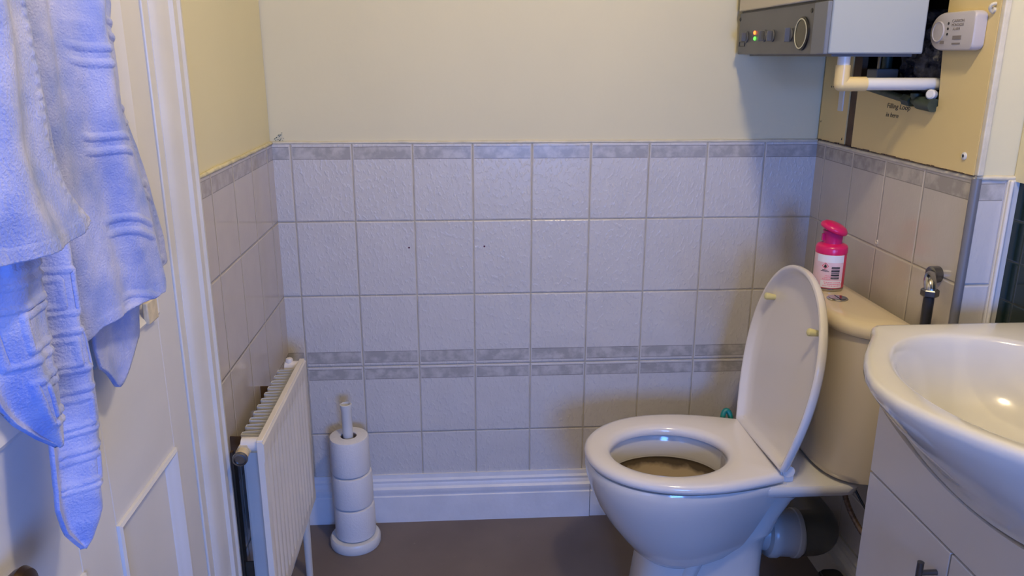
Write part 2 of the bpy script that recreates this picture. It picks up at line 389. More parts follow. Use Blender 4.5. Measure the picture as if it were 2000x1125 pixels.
struct(finish('trim_9', bm, M_white, smooth=None, bevel=0.002))
door = struct(empty('door_1', (-0.02, -1.13, 0)))
bm = bmesh.new()
PY = ((-0.847, -1.075), (-1.175, -1.40))
# stiles and rails as a lattice with recessed panels
y_e, y_n = DY0-0.002, DY1+0.002
box(bm, -0.045, -0.010, y_n, y_e, 0.01, DH-0.003)
for a in ((y_e, PY[0][0]), (PY[0][1], PY[1][0]), (PY[1][1], y_n)): box(bm, -0.012, 0.0, a[1], a[0], 0.01, DH-0.003)
for (a, c) in PY:
    for z0, z1 in ((0.01, 0.20), (0.678, 0.905), (DH-0.12, DH-0.003)): box(bm, -0.012, 0.0, c, a, z0, z1)
finish('door_leaf', bm, M_door, door, smooth=None, bevel=0.0015)
def moulding(y0, y1, z0, z1):
    """mitred bead around one recessed panel, y0 far edge, y1 near edge"""
    bm = bmesh.new(); rings = []
    for d, x in ((0, -0.0105), (0, 0.004), (0.005, 0.006), (0.010, 0.003), (0.014, -0.002), (0.020, -0.005), (0.024, -0.0105)):
        rings.append([(x, y0-d, z0+d), (x, y0-d, z1-d), (x, y1+d, z1-d), (x, y1+d, z0+d)])
    loft(bm, rings, False, False)
    finish('panel_moulding', bm, M_door, door, smooth=30)
for (a, c) in PY:
    moulding(a, c, 0.20, 0.678); moulding(a, c, 0.905, DH-0.12)
# lock plate / chipped bead at upper panel's lower corner
bm = bmesh.new(); box(bm, 0.002, 0.010, -0.905, -0.866, 0.906, 0.940)
lp = finish('worn_bead_patch', bm, mat('worn_cream_paint', (0.72, 0.62, 0.45), 0.6, var=0.2, scale=60), door, bevel=0.002); lp['label'] = 'bare cream chipped corner of the panel bead'
bm = bmesh.new()
lathe(bm, [(0.012, 0), (0.0105, 0.006), (0.0085, 0.016), (0.012, 0.026), (0.021, 0.036), (0.024, 0.042), (0.021, 0.048), (0.010, 0.052), (0.0, 0.053)], (0.0, -1.365, 0.792), (1, 0, 0.0), 28)
k = finish('knob', bm, M_bronze, door); k['label'] = 'dark bronze round knob'

# ------------------------------------------------------------------ towels
def in_poly(p, poly):
    c = False; n = len(poly)
    for i in range(n):
        a, b = poly[i], poly[(i+1) % n]
        if (a[1] > p[1]) != (b[1] > p[1]) and p[0] < (b[0]-a[0])*(p[1]-a[1])/(b[1]-a[1])+a[0]: c = not c
    return c
def interp(pts, z):
    """pts sorted by z descending: (z, y)"""
    if z >= pts[0][0]: return pts[0][1]
    for (z0, y0), (z1, y1) in zip(pts, pts[1:]):
        if z0 >= z >= z1:
            t = (z0-z)/(z0-z1) if z0 != z1 else 0
            return y0+(y1-y0)*t
    return pts[-1][1]
def line_relief(u, z, segs, wd=0.0026):
    """raised woven lines given as segments in cloth metres"""
    d = 1.0
    for x0, z0, x1, z1 in segs:
        dx, dz = x1-x0, z1-z0; k = max(0, min(1, ((u-x0)*dx+(z-z0)*dz)/(dx*dx+dz*dz)))
        d = min(d, math.hypot(u-x0-k*dx, z-z0-k*dz))
    return max(0.0, 1-(d/wd)**2)
def key_shape(u0, u1, z0, z1, sl=0.10):
    """two nested brackets, closed side at u0, open side at u1"""
    out = []
    for f in (0.0, 0.30):
        a, zt, zb = u0+(u1-u0)*f, z1-(z1-z0)*f*0.62, z0+(z1-z0)*f*0.62
        sh = (u1-a)*sl
        out += [(a, zt, u1, zt-sh), (a, zt, a, zb), (a, zb, u1, zb-sh)]
    return out
KEYS_MID = key_shape(0.020, 0.072, 1.040, 1.090) + key_shape(0.030, 0.072, 0.972, 1.020) + key_shape(0.016, 0.072, 1.110, 1.160)
KEYS_TAIL = key_shape(0.050, 0.004, 1.035, 1.080) + key_shape(0.056, 0.004, 0.972, 1.015) + key_shape(0.062, 0.010, 0.905, 0.950) + key_shape(0.062, 0.020, 0.845, 0.885)
def cloth(name, left, right, top, bottom_fn, x0, folds, parent, relief=None, ny=80, nz=400, hem=0.0, thick=0.005, bulge=0.01, label=None):
    """left/right: lists (z,y) descending. left = near (more negative y), right = far. bottom_fn(t)->z of the hem at t in 0..1"""
    bm = bmesh.new(); G = []
    for j in range(nz+1):
        row = []
        for i in range(ny+1):
            t = i/ny; zb = bottom_fn(t); s = j/nz; z = top + (zb-top)*s
            yl, yr = interp(left, z), interp(right, z); y = yl + (yr-yl)*t
            kw = min(1.0, abs(yr-yl)/0.07)
            x = x0 + kw*bulge*math.sin(PI*min(max(t, 0), 1))**0.6
            for amp, f, ph, sl in folds: x += kw*amp*math.sin(2*PI*(f*t+ph+sl*s))
            x += 0.0035*noise.noise(Vector((y*14, z*9, x0*40))) + 0.0006*noise.noise(Vector((y*60, z*60, 3)))
            if relief: x += relief(y, z, t, s)
            ed = min(t, 1-t)*abs(yr-yl); 
            if hem and ((zb-z) > -0.012): x += hem*(0.6+0.4*math.sin(y*700))
            if hem and 0.006 < ed < 0.016: x += hem*0.55*math.sin(z*620+3*noise.noise(Vector((0, z*40, 1))))*(1 if t > 0.5 else 0.2)
            row.append(bm.verts.new((x, y, z)))
        G.append(row)
    for j in range(nz):
        for i in range(ny):
            bm.faces.new((G[j][i], G[j][i+1], G[j+1][i+1], G[j+1][i]))
    o = finish(name, bm, M_towel, parent, smooth=180)
    md = o.modifiers.new('solid', 'SOLIDIFY'); md.thickness = thick; md.offset = 0.0
    if label: o['label'] = label
    return o
TOP = 1.62
# far towel (right in the photo)
tw = tag(empty('towel', (0.02, -1.06, 1.68)), 'pale blue towel with paired raised stripes, hanging nearer the door frame', 'towel', None)
def stripes(y, z, t, s):
    col_ = 0 if t < 0.67 else 1
    v = (z*0.97 + (y+1.1)*0.22 + 0.004*math.sin(y*60) + 0.047*col_) % 0.094
    a = max(0, 1-((v-0.020)/0.0042)**2) + max(0, 1-((v-0.036)/0.0042)**2)
    lo_, hi_ = ((0.30, 0.64), (0.70, 0.985))[col_]
    return 0.0030*a*max(0.0, min(1.0, (t-lo_)*18, (hi_-t)*18))
def f2_bot(t):
    pts = [(0, 1.018), (0.07, 0.975), (0.16, 0.985), (0.45, 0.990), (0.78, 0.992), (1.0, 1.004)]
    for (a, za), (b, zb) in zip(pts, pts[1:]):
        if a <= t <= b: return za+(zb-za)*(t-a)/(b-a)
cloth('front_layer', [(TOP, -1.15), (1.341, -1.190), (1.217, -1.198), (1.135, -1.196), (1.059, -1.193), (1.018, -1.190), (0.978, -1.185)],
      [(TOP, -1.03), (1.347, -1.000), (1.323, -1.012), (1.287, -1.008), (1.232, -0.999), (1.164, -0.965), (1.09, -0.930), (1.041, -0.908), (1.004, -0.905), (0.98, -0.93)],
      TOP, f2_bot, 0.050, ((0.015, 0.9, 0.66, 0.1), (0.006, 2.3, 0.2, -0.35), (0.0015, 5.5, 0.0, 0.8)), tw, stripes, hem=0.0008, bulge=0.008)
cloth('back_layer', [(TOP, -1.12), (1.02, -1.125), (0.947, -1.127), (0.925, -1.120), (0.88, -1.10)],
      [(TOP, -1.05), (1.02, -0.975), (0.96, -0.984), (0.926, -0.992), (0.892, -1.020), (0.87, -1.04)],
      TOP, lambda t: 0.922 - 0.043*math.sin(PI*min(1, t*1.15))**1.2 if t < 0.87 else 0.922-0.043*math.sin(PI*1.0)**1.2, 0.026, ((0.004, 1.1, 0.1, 0.2),), tw, None, 60, 120, bulge=0.006, label='inner layer of the folded towel, deeper blue')
# near towel (left in the photo)
tw2 = tag(empty('towel', (0.02, -1.30, 1.68)), 'pale blue towel with key pattern, hanging further left with a long tail', 'towel', None)
def key_mid(y, z, t, s): return 0.0028*line_relief(t*0.076, z, KEYS_MID)
def key_tail(y, z, t, s): return 0.0028*line_relief(t*0.090, z, KEYS_TAIL)
def f_bot(t):
    pts = [(0, 1.150), (0.50, 1.139), (0.75, 1.135), (0.88, 1.135), (1.0, 1.141)]
    for (a, za), (b, zb) in zip(pts, pts[1:]):
        if a <= t <= b: return za+(zb-za)*(t-a)/(b-a)
cloth('front_flap', [(TOP, -1.50), (1.3, -1.55), (1.1, -1.60)], [(TOP, -1.33), (1.331, -1.356), (1.292, -1.353), (1.218, -1.350), (1.177, -1.331), (1.141, -1.296), (1.12, -1.29)],
      TOP, f_bot, 0.129, ((0.006, 1.3, 0.35, 0.1), (0.003, 3.1, 0.1, 0.3)), tw2, None, hem=0.0016, bulge=0.006)
cloth('middle_layer', [(TOP, -1.42), (1.112, -1.455), (1.07, -1.447), (1.028, -1.432), (1.009, -1.425), (0.988, -1.410), (0.964, -1.386), (0.942, -1.360)],
      [(TOP, -1.36), (1.127, -1.340), (1.052, -1.344), (1.004, -1.348), (0.96, -1.351), (0.942, -1.354)],
      TOP, lambda t: 0.942, 0.096, ((0.008, 0.9, 0.60, 0.1), (0.003, 2.0, 0.1, 0.3)), tw2, key_mid, bulge=0.004, ny=110)
cloth('tail', [(TOP, -1.32), (1.111, -1.272), (1.004, -1.282), (0.907, -1.300), (0.842, -1.306), (0.809, -1.297), (0.781, -1.278)],
      [(TOP, -1.25), (1.098, -1.212), (1.02, -1.212), (0.965, -1.195), (0.905, -1.196), (0.876, -1.204), (0.819, -1.229), (0.788, -1.257), (0.779, -1.275)],
      TOP, lambda t: 0.779, 0.060, ((0.010, 1.0, 0.60, 0.05), (0.004, 2.0, 0.1, 0.2)), tw2, key_tail, bulge=0.004, ny=110)

# coat hooks the towels hang from (above the frame)
for yy, lab in ((-1.09, 'brass coat hook on the door holding the towel beside the frame'), (-1.335, 'brass coat hook on the door holding the long-tailed towel')):
    t = tag(empty('coat_hook', (0.0, yy, 1.66)), lab, 'hook')
    bm = bmesh.new(); tube(bm, bez((0.002, yy, 1.66), (0.10, yy, 1.60), (0.15, yy, 1.63), (0.145, yy, 1.69)), 0.005, 10); finish('hook_arm', bm, M_bronze, t)
    finish('back_plate', B(0.0, 0.003, yy-0.015, yy+0.015, 1.635, 1.685), M_bronze, t, bevel=0.001)

# ------------------------------------------------------------------ radiator
RX, RY0, RY1, RZ0, RZ1 = 0.090, -0.222, -0.655, 0.205, 0.585
rad = tag(empty('radiator', (0.045, -0.44, RZ0)), 'cream ribbed panel radiator with zigzag fins, low on the left wall', 'radiator')
bm = bmesh.new()      # ribbed front panel, one closed shell
N = 13; prof = []; yy = RY1
e0 = 0.020
ys = [(RY1, -0.002), (RY1+0.004, 0.0), (RY1+e0, 0.0)]
pw_ = (RY0-RY1-2*e0)/N
for k in range(N):
    a = RY1+e0+k*pw_
    ys += [(a+pw_*0.08, -0.0034), (a+pw_*0.22, -0.0050), (a+pw_*0.36, -0.0034), (a+pw_*0.50, 0.0004), (a+pw_*0.70, 0.0010), (a+pw_*0.92, 0.0002)]
ys += [(RY0-e0, 0.0), (RY0-0.004, 0.0), (RY0, -0.002)]
def rib(z, k): return [(RX + d*k + (-0.0 if k else 0), y, z) for y, d in ys] + [(RX-0.013, RY0, z), (RX-0.013, RY1, z)]
rings = []
for z, k, dx in ((RZ0, 0, -0.006), (RZ0+0.004, 0, 0), (RZ0+0.028, 0, 0), (RZ0+0.036, 1, 0), (RZ1-0.046, 1, 0), (RZ1-0.038, 0, 0), (RZ1-0.005, 0, 0), (RZ1, 0, -0.004)):
    rings.append([(x+(dx if i < len(ys) else 0), y, z) for i, (x, y, z) in enumerate(rib(z, k))])
loft(bm, rings)
finish('front_panel', bm, M_rad, rad, smooth=28)
finish('top_rail', B(RX-0.014, RX-0.002, RY1+0.002, RY0-0.002, RZ1-0.001, RZ1+0.003), M_rad, rad, bevel=0.0015)
bm = bmesh.new()      # zigzag convector
NF = 11; fy0, fy1 = RY1+0.045, RY0-0.035; st = (fy1-fy0)/NF; pts = []
for k in range(NF):
    a = fy0+k*st
    for yo, xo in ((0.0, 0.076), (0.10, 0.039), (0.14, 0.0355), (0.46, 0.0355), (0.50, 0.039), (0.60, 0.076)): pts.append((xo, a+yo*st))
th_ = 0.0016
fwd = pts; back = [(x-0.0, y+th_) for x, y in pts][::-1]
a0 = [bm.verts.new((x, y, RZ0+0.02)) for x, y in pts]; a1 = [bm.verts.new((x, y, RZ1-0.006)) for x, y in pts]
for i in range(len(pts)-1): bm.faces.new((a0[i], a0[i+1], a1[i+1], a1[i]))
fo = finish('convector_fins', bm, M_radin, rad, smooth=None)
md = fo.modifiers.new('solid', 'SOLIDIFY'); md.thickness = 0.0016; md.offset = 0
for y in (RY1+0.018, RY0-0.018):      # water ways in the four corners
    for xa, z in ((0.045, RZ1-0.012), (0.06, RZ0+0.02)):
        bm = bmesh.new(); tube(bm, [(xa, y, z), (RX-0.010, y, z)], 0.014, 16); finish('corner_waterway', bm, M_rad, rad)
bm = bmesh.new(); lathe(bm, [(0.0085, 0), (0.0085, 0.010), (0.007, 0.012), (0.0, 0.013)], (0.055, RY0-0.018, RZ1-0.002), (0, 0, 1), 8); finish('bleed_cap', bm, M_rad, rad)
# valve at the near top corner
bm = bmesh.new()
tube(bm, [(0.050, RY1+0.010, RZ1-0.020), (0.050, RY1-0.018, RZ1-0.022)], 0.0115, 20)
lathe(bm, [(0.0145, 0), (0.0145, 0.010)], (0.050, RY1+0.012, RZ1-0.020), (0, -1, 0), 6)
tube(bm, [(0.050, RY1+0.018, RZ1-0.018), (0.078, RY1+0.018, RZ1-0.018)], 0.011, 16)
v_ = finish('valve_body', bm, mat('cream_painted_brass', (0.70, 0.57, 0.36), 0.4, var=0.25, scale=60), rad); v_['label'] = 'brass coloured end fitting under flaking cream paint'
bm = bmesh.new(); lathe(bm, [(0.0135, 0), (0.0145, 0.003), (0.0135, 0.008), (0.0105, 0.009), (0.010, 0.006), (0.0, 0.006)], (0.050, RY1-0.017, RZ1-0.022), (0, -1, -0.1), 24); finish('valve_cap', bm, M_dchrome, rad)
# brackets and pipes between radiator and wall
for y in (RY1+0.09, RY0-0.09):
    bm = bmesh.new(); box(bm, 0.001, 0.006, y-0.012, y+0.012, RZ0+0.01, RZ1-0.06); box(bm, 0.001, 0.034, y-0.0015, y+0.0015, RZ1-0.09, RZ1-0.03); box(bm, 0.001, 0.034, y-0.0015, y+0.0015, RZ0+0.02, RZ0+0.06)
    finish('wall_bracket', bm, M_brown, rad)
bm = bmesh.new(); tube(bm, bez((0.060, RY1+0.02, RZ0+0.012), (0.060, RY1+0.02, RZ0-0.05), (0.045, RY1+0.02, RZ0-0.10), (0.045, RY1+0.02, 0.0)), 0.0085, 14); finish('supply_pipe', bm, M_radin, rad)
bm = bmesh.new(); tube(bm, [(0.066, RY0-0.03, RZ0+0.012), (0.066, RY0-0.03, RZ0-0.04), (0.066, RY0-0.03, 0.0)], [0.012, 0.010, 0.0085], 14); finish('return_pipe', bm, M_radin, rad)

# ------------------------------------------------------------------ toilet roll holder and rolls
HX, HY = 0.166, -0.108
hol = tag(empty('toilet_roll_holder', (HX, HY, 0)), 'white floor-standing spindle with round base, threaded through three rolls', 'toilet roll holder')
bm = bmesh.new(); lathe(bm, [(0.066, 0), (0.068, 0.004), (0.068, 0.022), (0.064, 0.028), (0.02, 0.029), (0.0, 0.029)], (HX, HY, 0), n=56); finish('base', bm, M_plastic, hol)
bm = bmesh.new(); LX = -0.006
lathe(bm, [(0.0135, 0), (0.0135, 0.372), (0.0155, 0.380), (0.0155, 0.388), (0.0125, 0.389), (0.0115, 0.372), (0.0, 0.372)], (HX, HY, 0.025), (LX*0.9/0.38, 0.0, 1), 28); finish('pole', bm, M_plastic, hol)
def roll(z0, z1, R, dx, dy, label, gap=0.0):
    t = tag(empty('toilet_roll', (HX+dx, HY+dy, z0)), label, 'toilet roll', 'toilet rolls on the spindle')
    bm = bmesh.new(); n = 64; H = z1-z0
    prof = [(0.0215, 0.002), (R-0.006, 0.0), (R-0.001, 0.003), (R, 0.008), (R, H*0.5), (R-0.0005, H-0.008), (R-0.0025, H-0.002), (R-0.007, H), (0.0215, H-0.001)]
    rings = [[(HX+dx+math.cos(2*PI*k/n)*(r+(0.0008*math.sin(3*2*PI*k/n) if r > 0.04 else 0)), HY+dy+math.sin(2*PI*k/n)*r, z0+h + (0.0016*math.sin(2*PI*k/n) if h > H*0.9 and r > 0.03 else 0)) for k in range(n)] for r, h in prof]
    loft(bm, rings, closed=True); finish('paper', bm, M_paper, t, smooth=40)
    bm = bmesh.new(); rings = [[(HX+dx+math.cos(2*PI*k/n)*r, HY+dy+math.sin(2*PI*k/n)*r, z0+h) for k in range(n)] for r, h in ((0.0215, 0.003), (0.0215, H-0.003), (0.0200, H-0.003), (0.0200, 0.003))]
    loft(bm, rings, closed=True); finish('cardboard_core', bm, M_card, t)
roll(0.030, 0.124, 0.0545, 0.0015, 0.0, 'lowest white roll, sitting on the holder base')
roll(0.125, 0.219, 0.0545, -0.001, 0.001, 'middle white roll of the upright stack of three')
roll(0.220, 0.324, 0.0520, -0.003, 0.0, 'topmost white roll with its dark core hole showing')

# ------------------------------------------------------------------ toilet
CY = -0.424
toi = tag(empty('toilet', (1.0, CY, 0)), 'white close-coupled toilet with its lid up, seat down and cream cistern', 'toilet')
def plan(wb, wm, vm, L, n=22, pw=2.1):
    """half outline (v from hinge to front, half width)"""
    out = []
    for i in range(n+1):
        v = vm*i/n; out.append((v, wb+(wm-wb)*math.sin(PI/2*i/n)))
    for i in range(1, n+1):
        t = PI/2*i/n; out.append((vm+(L-vm)*math.sin(t)**(2/pw), wm*max(math.cos(t), 0)**(2/pw)))
    return out
def outline(wb, wm, vm, L, n=22, pw=2.1):
    h = plan(wb, wm, vm, L, n, pw); return [(v, q) for v, q in h] + [(v, -q) for v, q in h[::-1][1:]] + [(0.0, -wb+2*wb*i/14) for i in range(1, 14)]
def ring_xy(xf, xr, hw, z, wb=None, n=22, pw=2.2, k=0.5):
    L = xr-xf; o = outline(wb if wb is not None else hw*0.75, hw, L*k, L, n, pw)
    return [(xr-v, CY+q, z) for v, q in o]
bm = bmesh.new()     # bowl body
R = [ring_xy(*a) for a in (
    (0.905, 1.02, 0.05, 0.150, 0.035), (0.878, 1.05, 0.085, 0.166, 0.06), (0.852, 1.075, 0.108, 0.190, 0.075), (0.822, 1.095, 0.128, 0.228, 0.09), (0.795, 1.11, 0.143, 0.265, 0.10),
    (0.772, 1.12, 0.156, 0.305, 0.115), (0.757, 1.13, 0.166, 0.340, 0.125), (0.749, 1.14, 0.172, 0.365, 0.13), (0.746, 1.15, 0.174, 0.385, 0.135), (0.746, 1.16, 0.174, 0.398, 0.137), (0.750, 1.16, 0.171, 0.405, 0.135))]
# rim top then down inside
def inner(rx, ry, z, cx=0.932, cy=CY-0.002, pw=2.0):
    n = len(R[0]); out = []
    for i, p in enumerate(R[-1]):
        a = math.atan2(p[1]-cy, p[0]-cx); out.append((cx+rx*math.cos(a), cy+ry*math.sin(a), z))
    return out
R += [inner(0.140, 0.118, 0.405), inner(0.134, 0.113, 0.400), inner(0.134, 0.113, 0.347)]
loft(bm, R, True, False)
finish('bowl', bm, M_ceramic, toi, smooth=50)
bm = bmesh.new()     # stained interior with painted rim-gap shade, and water
R2 = [inner(0.1335, 0.1125, 0.352), inner(0.137, 0.116, 0.346), inner(0.138, 0.117, 0.336), inner(0.130, 0.110, 0.315), inner(0.115, 0.098, 0.285), inner(0.09, 0.08, 0.255, 0.945), inner(0.055, 0.055, 0.235, 0.955)]
loft(bm, R2, False, True); o = finish('bowl_interior', bm, M_bowl, toi, smooth=60); o['label'] = 'tan stained inside of the bowl, shade of the rim gap painted dark'
def water_mat():
    m, nt, b = new_mat('still_water'); b.inputs['Base Color'].default_value = (0.9, 0.88, 0.78, 1)
    b.inputs['Transmission Weight'].default_value = 0.9; b.inputs['Roughness'].default_value = 0.02; b.inputs['IOR'].default_value = 1.33
    return m
bm = bmesh.new(); loft(bm, [inner(0.0985, 0.085, 0.263, 0.942), inner(0.0985, 0.085, 0.2635, 0.942)]); finish('water', bm, water_mat(), toi)
bm = bmesh.new()     # pedestal, flaring back up to the ledge
def ped(xf, xr, hw, z, fr=None, n=30):
    """foot section: narrow waist between front column and rear flare"""
    out = []
    for i in range(n):
        a = 2*PI*i/n; c, s = math.cos(a), math.sin(a)
        x = (xf+xr)/2 + (xr-xf)/2*math.copysign(abs(c)**0.55, c); y = CY + hw*math.copysign(abs(s)**0.6, s)
        out.append((x, y, z))
    return out
loft(bm, [ped(0.858, 1.165, 0.112, 0.0), ped(0.860, 1.165, 0.108, 0.02), ped(0.866, 1.165, 0.096, 0.07), ped(0.872, 1.163, 0.088, 0.13), ped(0.890, 1.164, 0.086, 0.19), ped(0.925, 1.169, 0.087, 0.225), ped(1.058, 1.175, 0.088, 0.245), ped(1.066, 1.190, 0.092, 0.29), ped(1.078, 1.215, 0.098, 0.335), ped(1.085, 1.25, 0.108, 0.368), ped(1.09, 1.28, 0.12, 0.388)])
finish('pedestal', bm, M_ceramic, toi, smooth=60)
# raised trapway ridge on each side of the pedestal
for sg in (-1, 1):
    bm = bmesh.new()
    y0 = CY+sg*0.076
    tube(bm, bez((0.968, y0, 0.01), (0.962, y0, 0.12), (0.965, CY+sg*0.075, 0.17), (1.06, CY+sg*0.078, 0.285), 14) + [(1.10, CY+sg*0.082, 0.33), (1.13, CY+sg*0.085, 0.37)], [0.020]*13+[0.024, 0.028, 0.030, 0.030], 14)
    finish('trapway_ridge', bm, M_ceramic, toi, smooth=60)
bm = bmesh.new()     # rear ledge carrying the cistern
lr = lambda z, e: [(x, y, z) for x, y in rrect(1.09+e, 1.325-e, CY-0.150+e, CY+0.150-e, 0.03)]
loft(bm, [lr(0.368, 0.02), lr(0.380, 0.004), lr(0.398, 0.0), lr(0.404, 0.004)]); finish('rear_ledge', bm, M_ceramic, toi, smooth=50)
# seat ring
bm = bmesh.new()
so = [(1.152-v, CY+q) for v, q in outline(0.138, 0.180, 0.19, 0.409, 26)]
icx, icy, irx, iry = 0.931, CY-0.014, 0.131, 0.112
def inr(p, g=0.0):
    a = math.atan2(p[1]-icy, p[0]-icx); return (icx+(irx+g)*math.cos(a), icy+(iry+g)*math.sin(a))
def off(p, g):
    d = Vector((p[0]-icx, p[1]-icy)); l = d.length; d = d/l; return (p[0]-d.x*g, p[1]-d.y*g)
rings = []
for g, z in ((0.010, 0.409), (0.002, 0.411), (0.0, 0.417), (0.002, 0.424), (0.008, 0.4295), (0.018, 0.432)): rings.append([(*off(p, g), z) for p in so])
for g, z in ((0.020, 0.432), (0.008, 0.4295), (0.002, 0.424), (0.0, 0.416), (0.002, 0.410)): rings.append([(*inr(p, g), z) for p in so])
loft(bm, rings, closed=True)
finish('seat', bm, M_seat, toi, smooth=60)
# lid
LO = Vector((1.1506, -0.4259, 0.430)); lean, roll_ = 0.1582, -0.0451
def lidp(u, v, w_):
    u2 = u*math.cos(roll_) - v*math.sin(roll_); v2 = v*math.cos(roll_) + u*math.sin(roll_)
    return LO + Vector((v2*math.sin(lean) - w_*math.cos(lean), u2, v2*math.cos(lean) + w_*math.sin(lean)))
bm = bmesh.new(); lo = outline(0.1406, 0.186, 0.2011, 0.4218, 26)
def sc(f, fv=None, wv=0.0, c=0.19):
    return [lidp(q*f, max(c+(v-c)*(fv or f), 0.0 if f > 0.9 else -1), wv) for v, q in lo]
rings = [sc(0.55, None, -0.016), sc(0.85, None, -0.014), sc(0.955, None, -0.009), sc(0.99, None, -0.002), sc(1.0, None, 0.006), sc(0.995, None, 0.012), sc(0.975, None, 0.0135), sc(0.955, None, 0.012), sc(0.93, None, 0.002), sc(0.88, None, -0.006), sc(0.75, None, -0.0085), sc(0.5, None, -0.0095)]
loft(bm, rings); finish('lid', bm, M_seat, toi, smooth=60)
for u, v in ((0.126, 0.322), (-0.117, 0.306)):
    bm = bmesh.new(); c = lidp(u, v, -0.008); ax = lidp(0, 0, 1)-lidp(0, 0, 0)
    lathe(bm, [(0.006, 0), (0.0075, 0.012), (0.0085, 0.020), (0.008, 0.024), (0.004, 0.0265), (0, 0.027)], c, ax, 20); o = finish('buffer', bm, mat('pale_yellow_rubber', (0.78, 0.72, 0.36), 0.5), toi); o['label'] = 'pale yellow buffer knob on the lid'
for y in (CY+0.112, CY-0.112):
    bm = bmesh.new(); tube(bm, [(1.163, y-0.022, 0.432), (1.163, y+0.022, 0.432)], 0.0135, 20); box(bm, 1.148, 1.178, y-0.014, y+0.014, 0.404, 0.430)
    finish('hinge', bm, M_seat, toi, bevel=0.002)
# cistern
bm = bmesh.new()
def dsh(xf, xb, hw, z, n=26, pw=2.6):
    out = []
    for i in range(n+1):
        a = -PI/2 + PI*i/n; c, s = math.cos(a), math.sin(a)
        out.append((xb - (xb-xf)*abs(c)**(2/pw), CY+hw*math.copysign(abs(s)**(2/3.4), s), z))
    return out
XB = 1.362
loft(bm, [dsh(1.252, XB, 0.155, 0.408), dsh(1.246, XB, 0.168, 0.414), dsh(1.243, XB, 0.172, 0.43), dsh(1.240, XB, 0.180, 0.60), dsh(1.238, XB, 0.184, 0.742)])
finish('cistern_tank', bm, M_cist, toi, smooth=50)
bm = bmesh.new()
loft(bm, [dsh(1.238, XB, 0.184, 0.744), dsh(1.232, XB+0.003, 0.192, 0.745), dsh(1.229, XB+0.004, 0.195, 0.752), dsh(1.230, XB+0.004, 0.194, 0.764), dsh(1.236, XB+0.001, 0.187, 0.773), dsh(1.246, XB-0.004, 0.174, 0.7765), dsh(1.265, XB-0.02, 0.14, 0.778)])
finish('cistern_lid', bm, M_cist, toi, smooth=50)
BX, BY, BZ = 1.290, CY+0.0, 0.7775
bm = bmesh.new(); lathe(bm, [(0.0225, -0.002), (0.0225, 0.002), (0.021, 0.0035), (0.0185, 0.0035), (0.0180, 0.001), (0.0, 0.001)], (BX, BY, BZ), n=40); bt = finish('flush_button', bm, M_chrome, toi); bt['label'] = 'round chrome dual flush button'
for sg in (1, -1):
    bm = bmesh.new(); pts = [(BX+0.0008*sg+0.017*math.cos(a)*1.0, BY+0.017*math.sin(a)) for a in [(-PI/2 if sg > 0 else PI/2)+PI*i/14 for i in range(15)]]
    pts = [(p[0]+0.0006*sg, p[1]) for p in pts]
    prism(bm, pts, BZ, BZ+0.0046, 2); h_ = finish('button_half', bm, M_chrome, bt, smooth=None, bevel=0.0006)
    h_.matrix_parent_inverse = Matrix.Identity(4)
# small fixing nut below the ledge
bm = bmesh.new(); tube(bm, [(1.272, -0.50, 0.400), (1.268, -0.50, 0.352)], 0.004, 10); box(bm, 1.258, 1.279, -0.503, -0.497, 0.372, 0.384); finish('wing_nut', bm, M_black, toi, bevel=0.001)
bm = bmesh.new(); tube(bm, [(1.318, -0.50, 0.412), (1.318, -0.50, 0.392)], 0.016, 12); tube(bm, [(1.318, -0.50, 0.396), (1.318, -0.50, 0.372)], 0.011, 6); finish('inlet_valve', bm, M_black, toi)
# teal clip at the far rim
bm = bmesh.new(); tube(bm, bez((1.115, -0.262, 0.405), (1.113, -0.245, 0.445), (1.138, -0.245, 0.445), (1.136, -0.262, 0.405)), 0.0065, 10); o = tag(finish('rim_clip', bm, M_teal), 'small teal plastic clip hooked over the far rim behind the seat', 'clip')

# braided inlet hose
bm = bmesh.new(); pts = bez((1.318, -0.50, 0.385), (1.315, -0.50, 0.33), (1.345, -0.52, 0.27), (1.374, -0.60, 0.235), 60)
tube(bm, pts, [0.0058+0.0007*(i % 2) for i in range(len(pts))], 12)
tag(finish('inlet_hose', bm, mat('braided_hose', (0.20, 0.13, 0.08), 0.35, 0.6, var=0.5, scale=150), smooth=60), 'brown braided hose curving down from under the cistern', 'hose')
bm = bmesh.new(); tube(bm, bez((1.330, -0.47, 0.40), (1.35, -0.49, 0.34), (1.37, -0.53, 0.30), (1.385, -0.60, 0.27), 20), 0.0028, 8)
tag(finish('thin_cable', bm, M_black), 'thin dark cable running behind the braided hose', 'cable')
# waste pipe
wp = tag(empty('waste_pipe', (1.29, CY, 0.19)), 'wide grey plastic waste pipe with pale collar behind the toilet', 'pipe')
bm = bmesh.new(); tube(bm, [(1.262, CY, 0.192), (1.285, CY, 0.192)] + bez((1.29, CY, 0.192), (1.308, CY, 0.192), (1.316, CY+0.015, 0.192), (1.317, CY+0.05, 0.192), 10) + [(1.317, -0.022, 0.192)], 0.0535, 48); finish('grey_pipe', bm, M_greypipe, wp)
bm = bmesh.new(); lathe(bm, [(0.040, -0.02), (0.044, 0.0), (0.056, 0.004), (0.060, 0.012), (0.060, 0.026), (0.056, 0.033), (0.056, 0.066), (0.0585, 0.068), (0.0585, 0.078), (0.052, 0.080), (0.052, 0.095)], (1.178, CY, 0.200), (1, 0, -0.09), 48); finish('rubber_collar', bm, M_collar, wp, smooth=30)
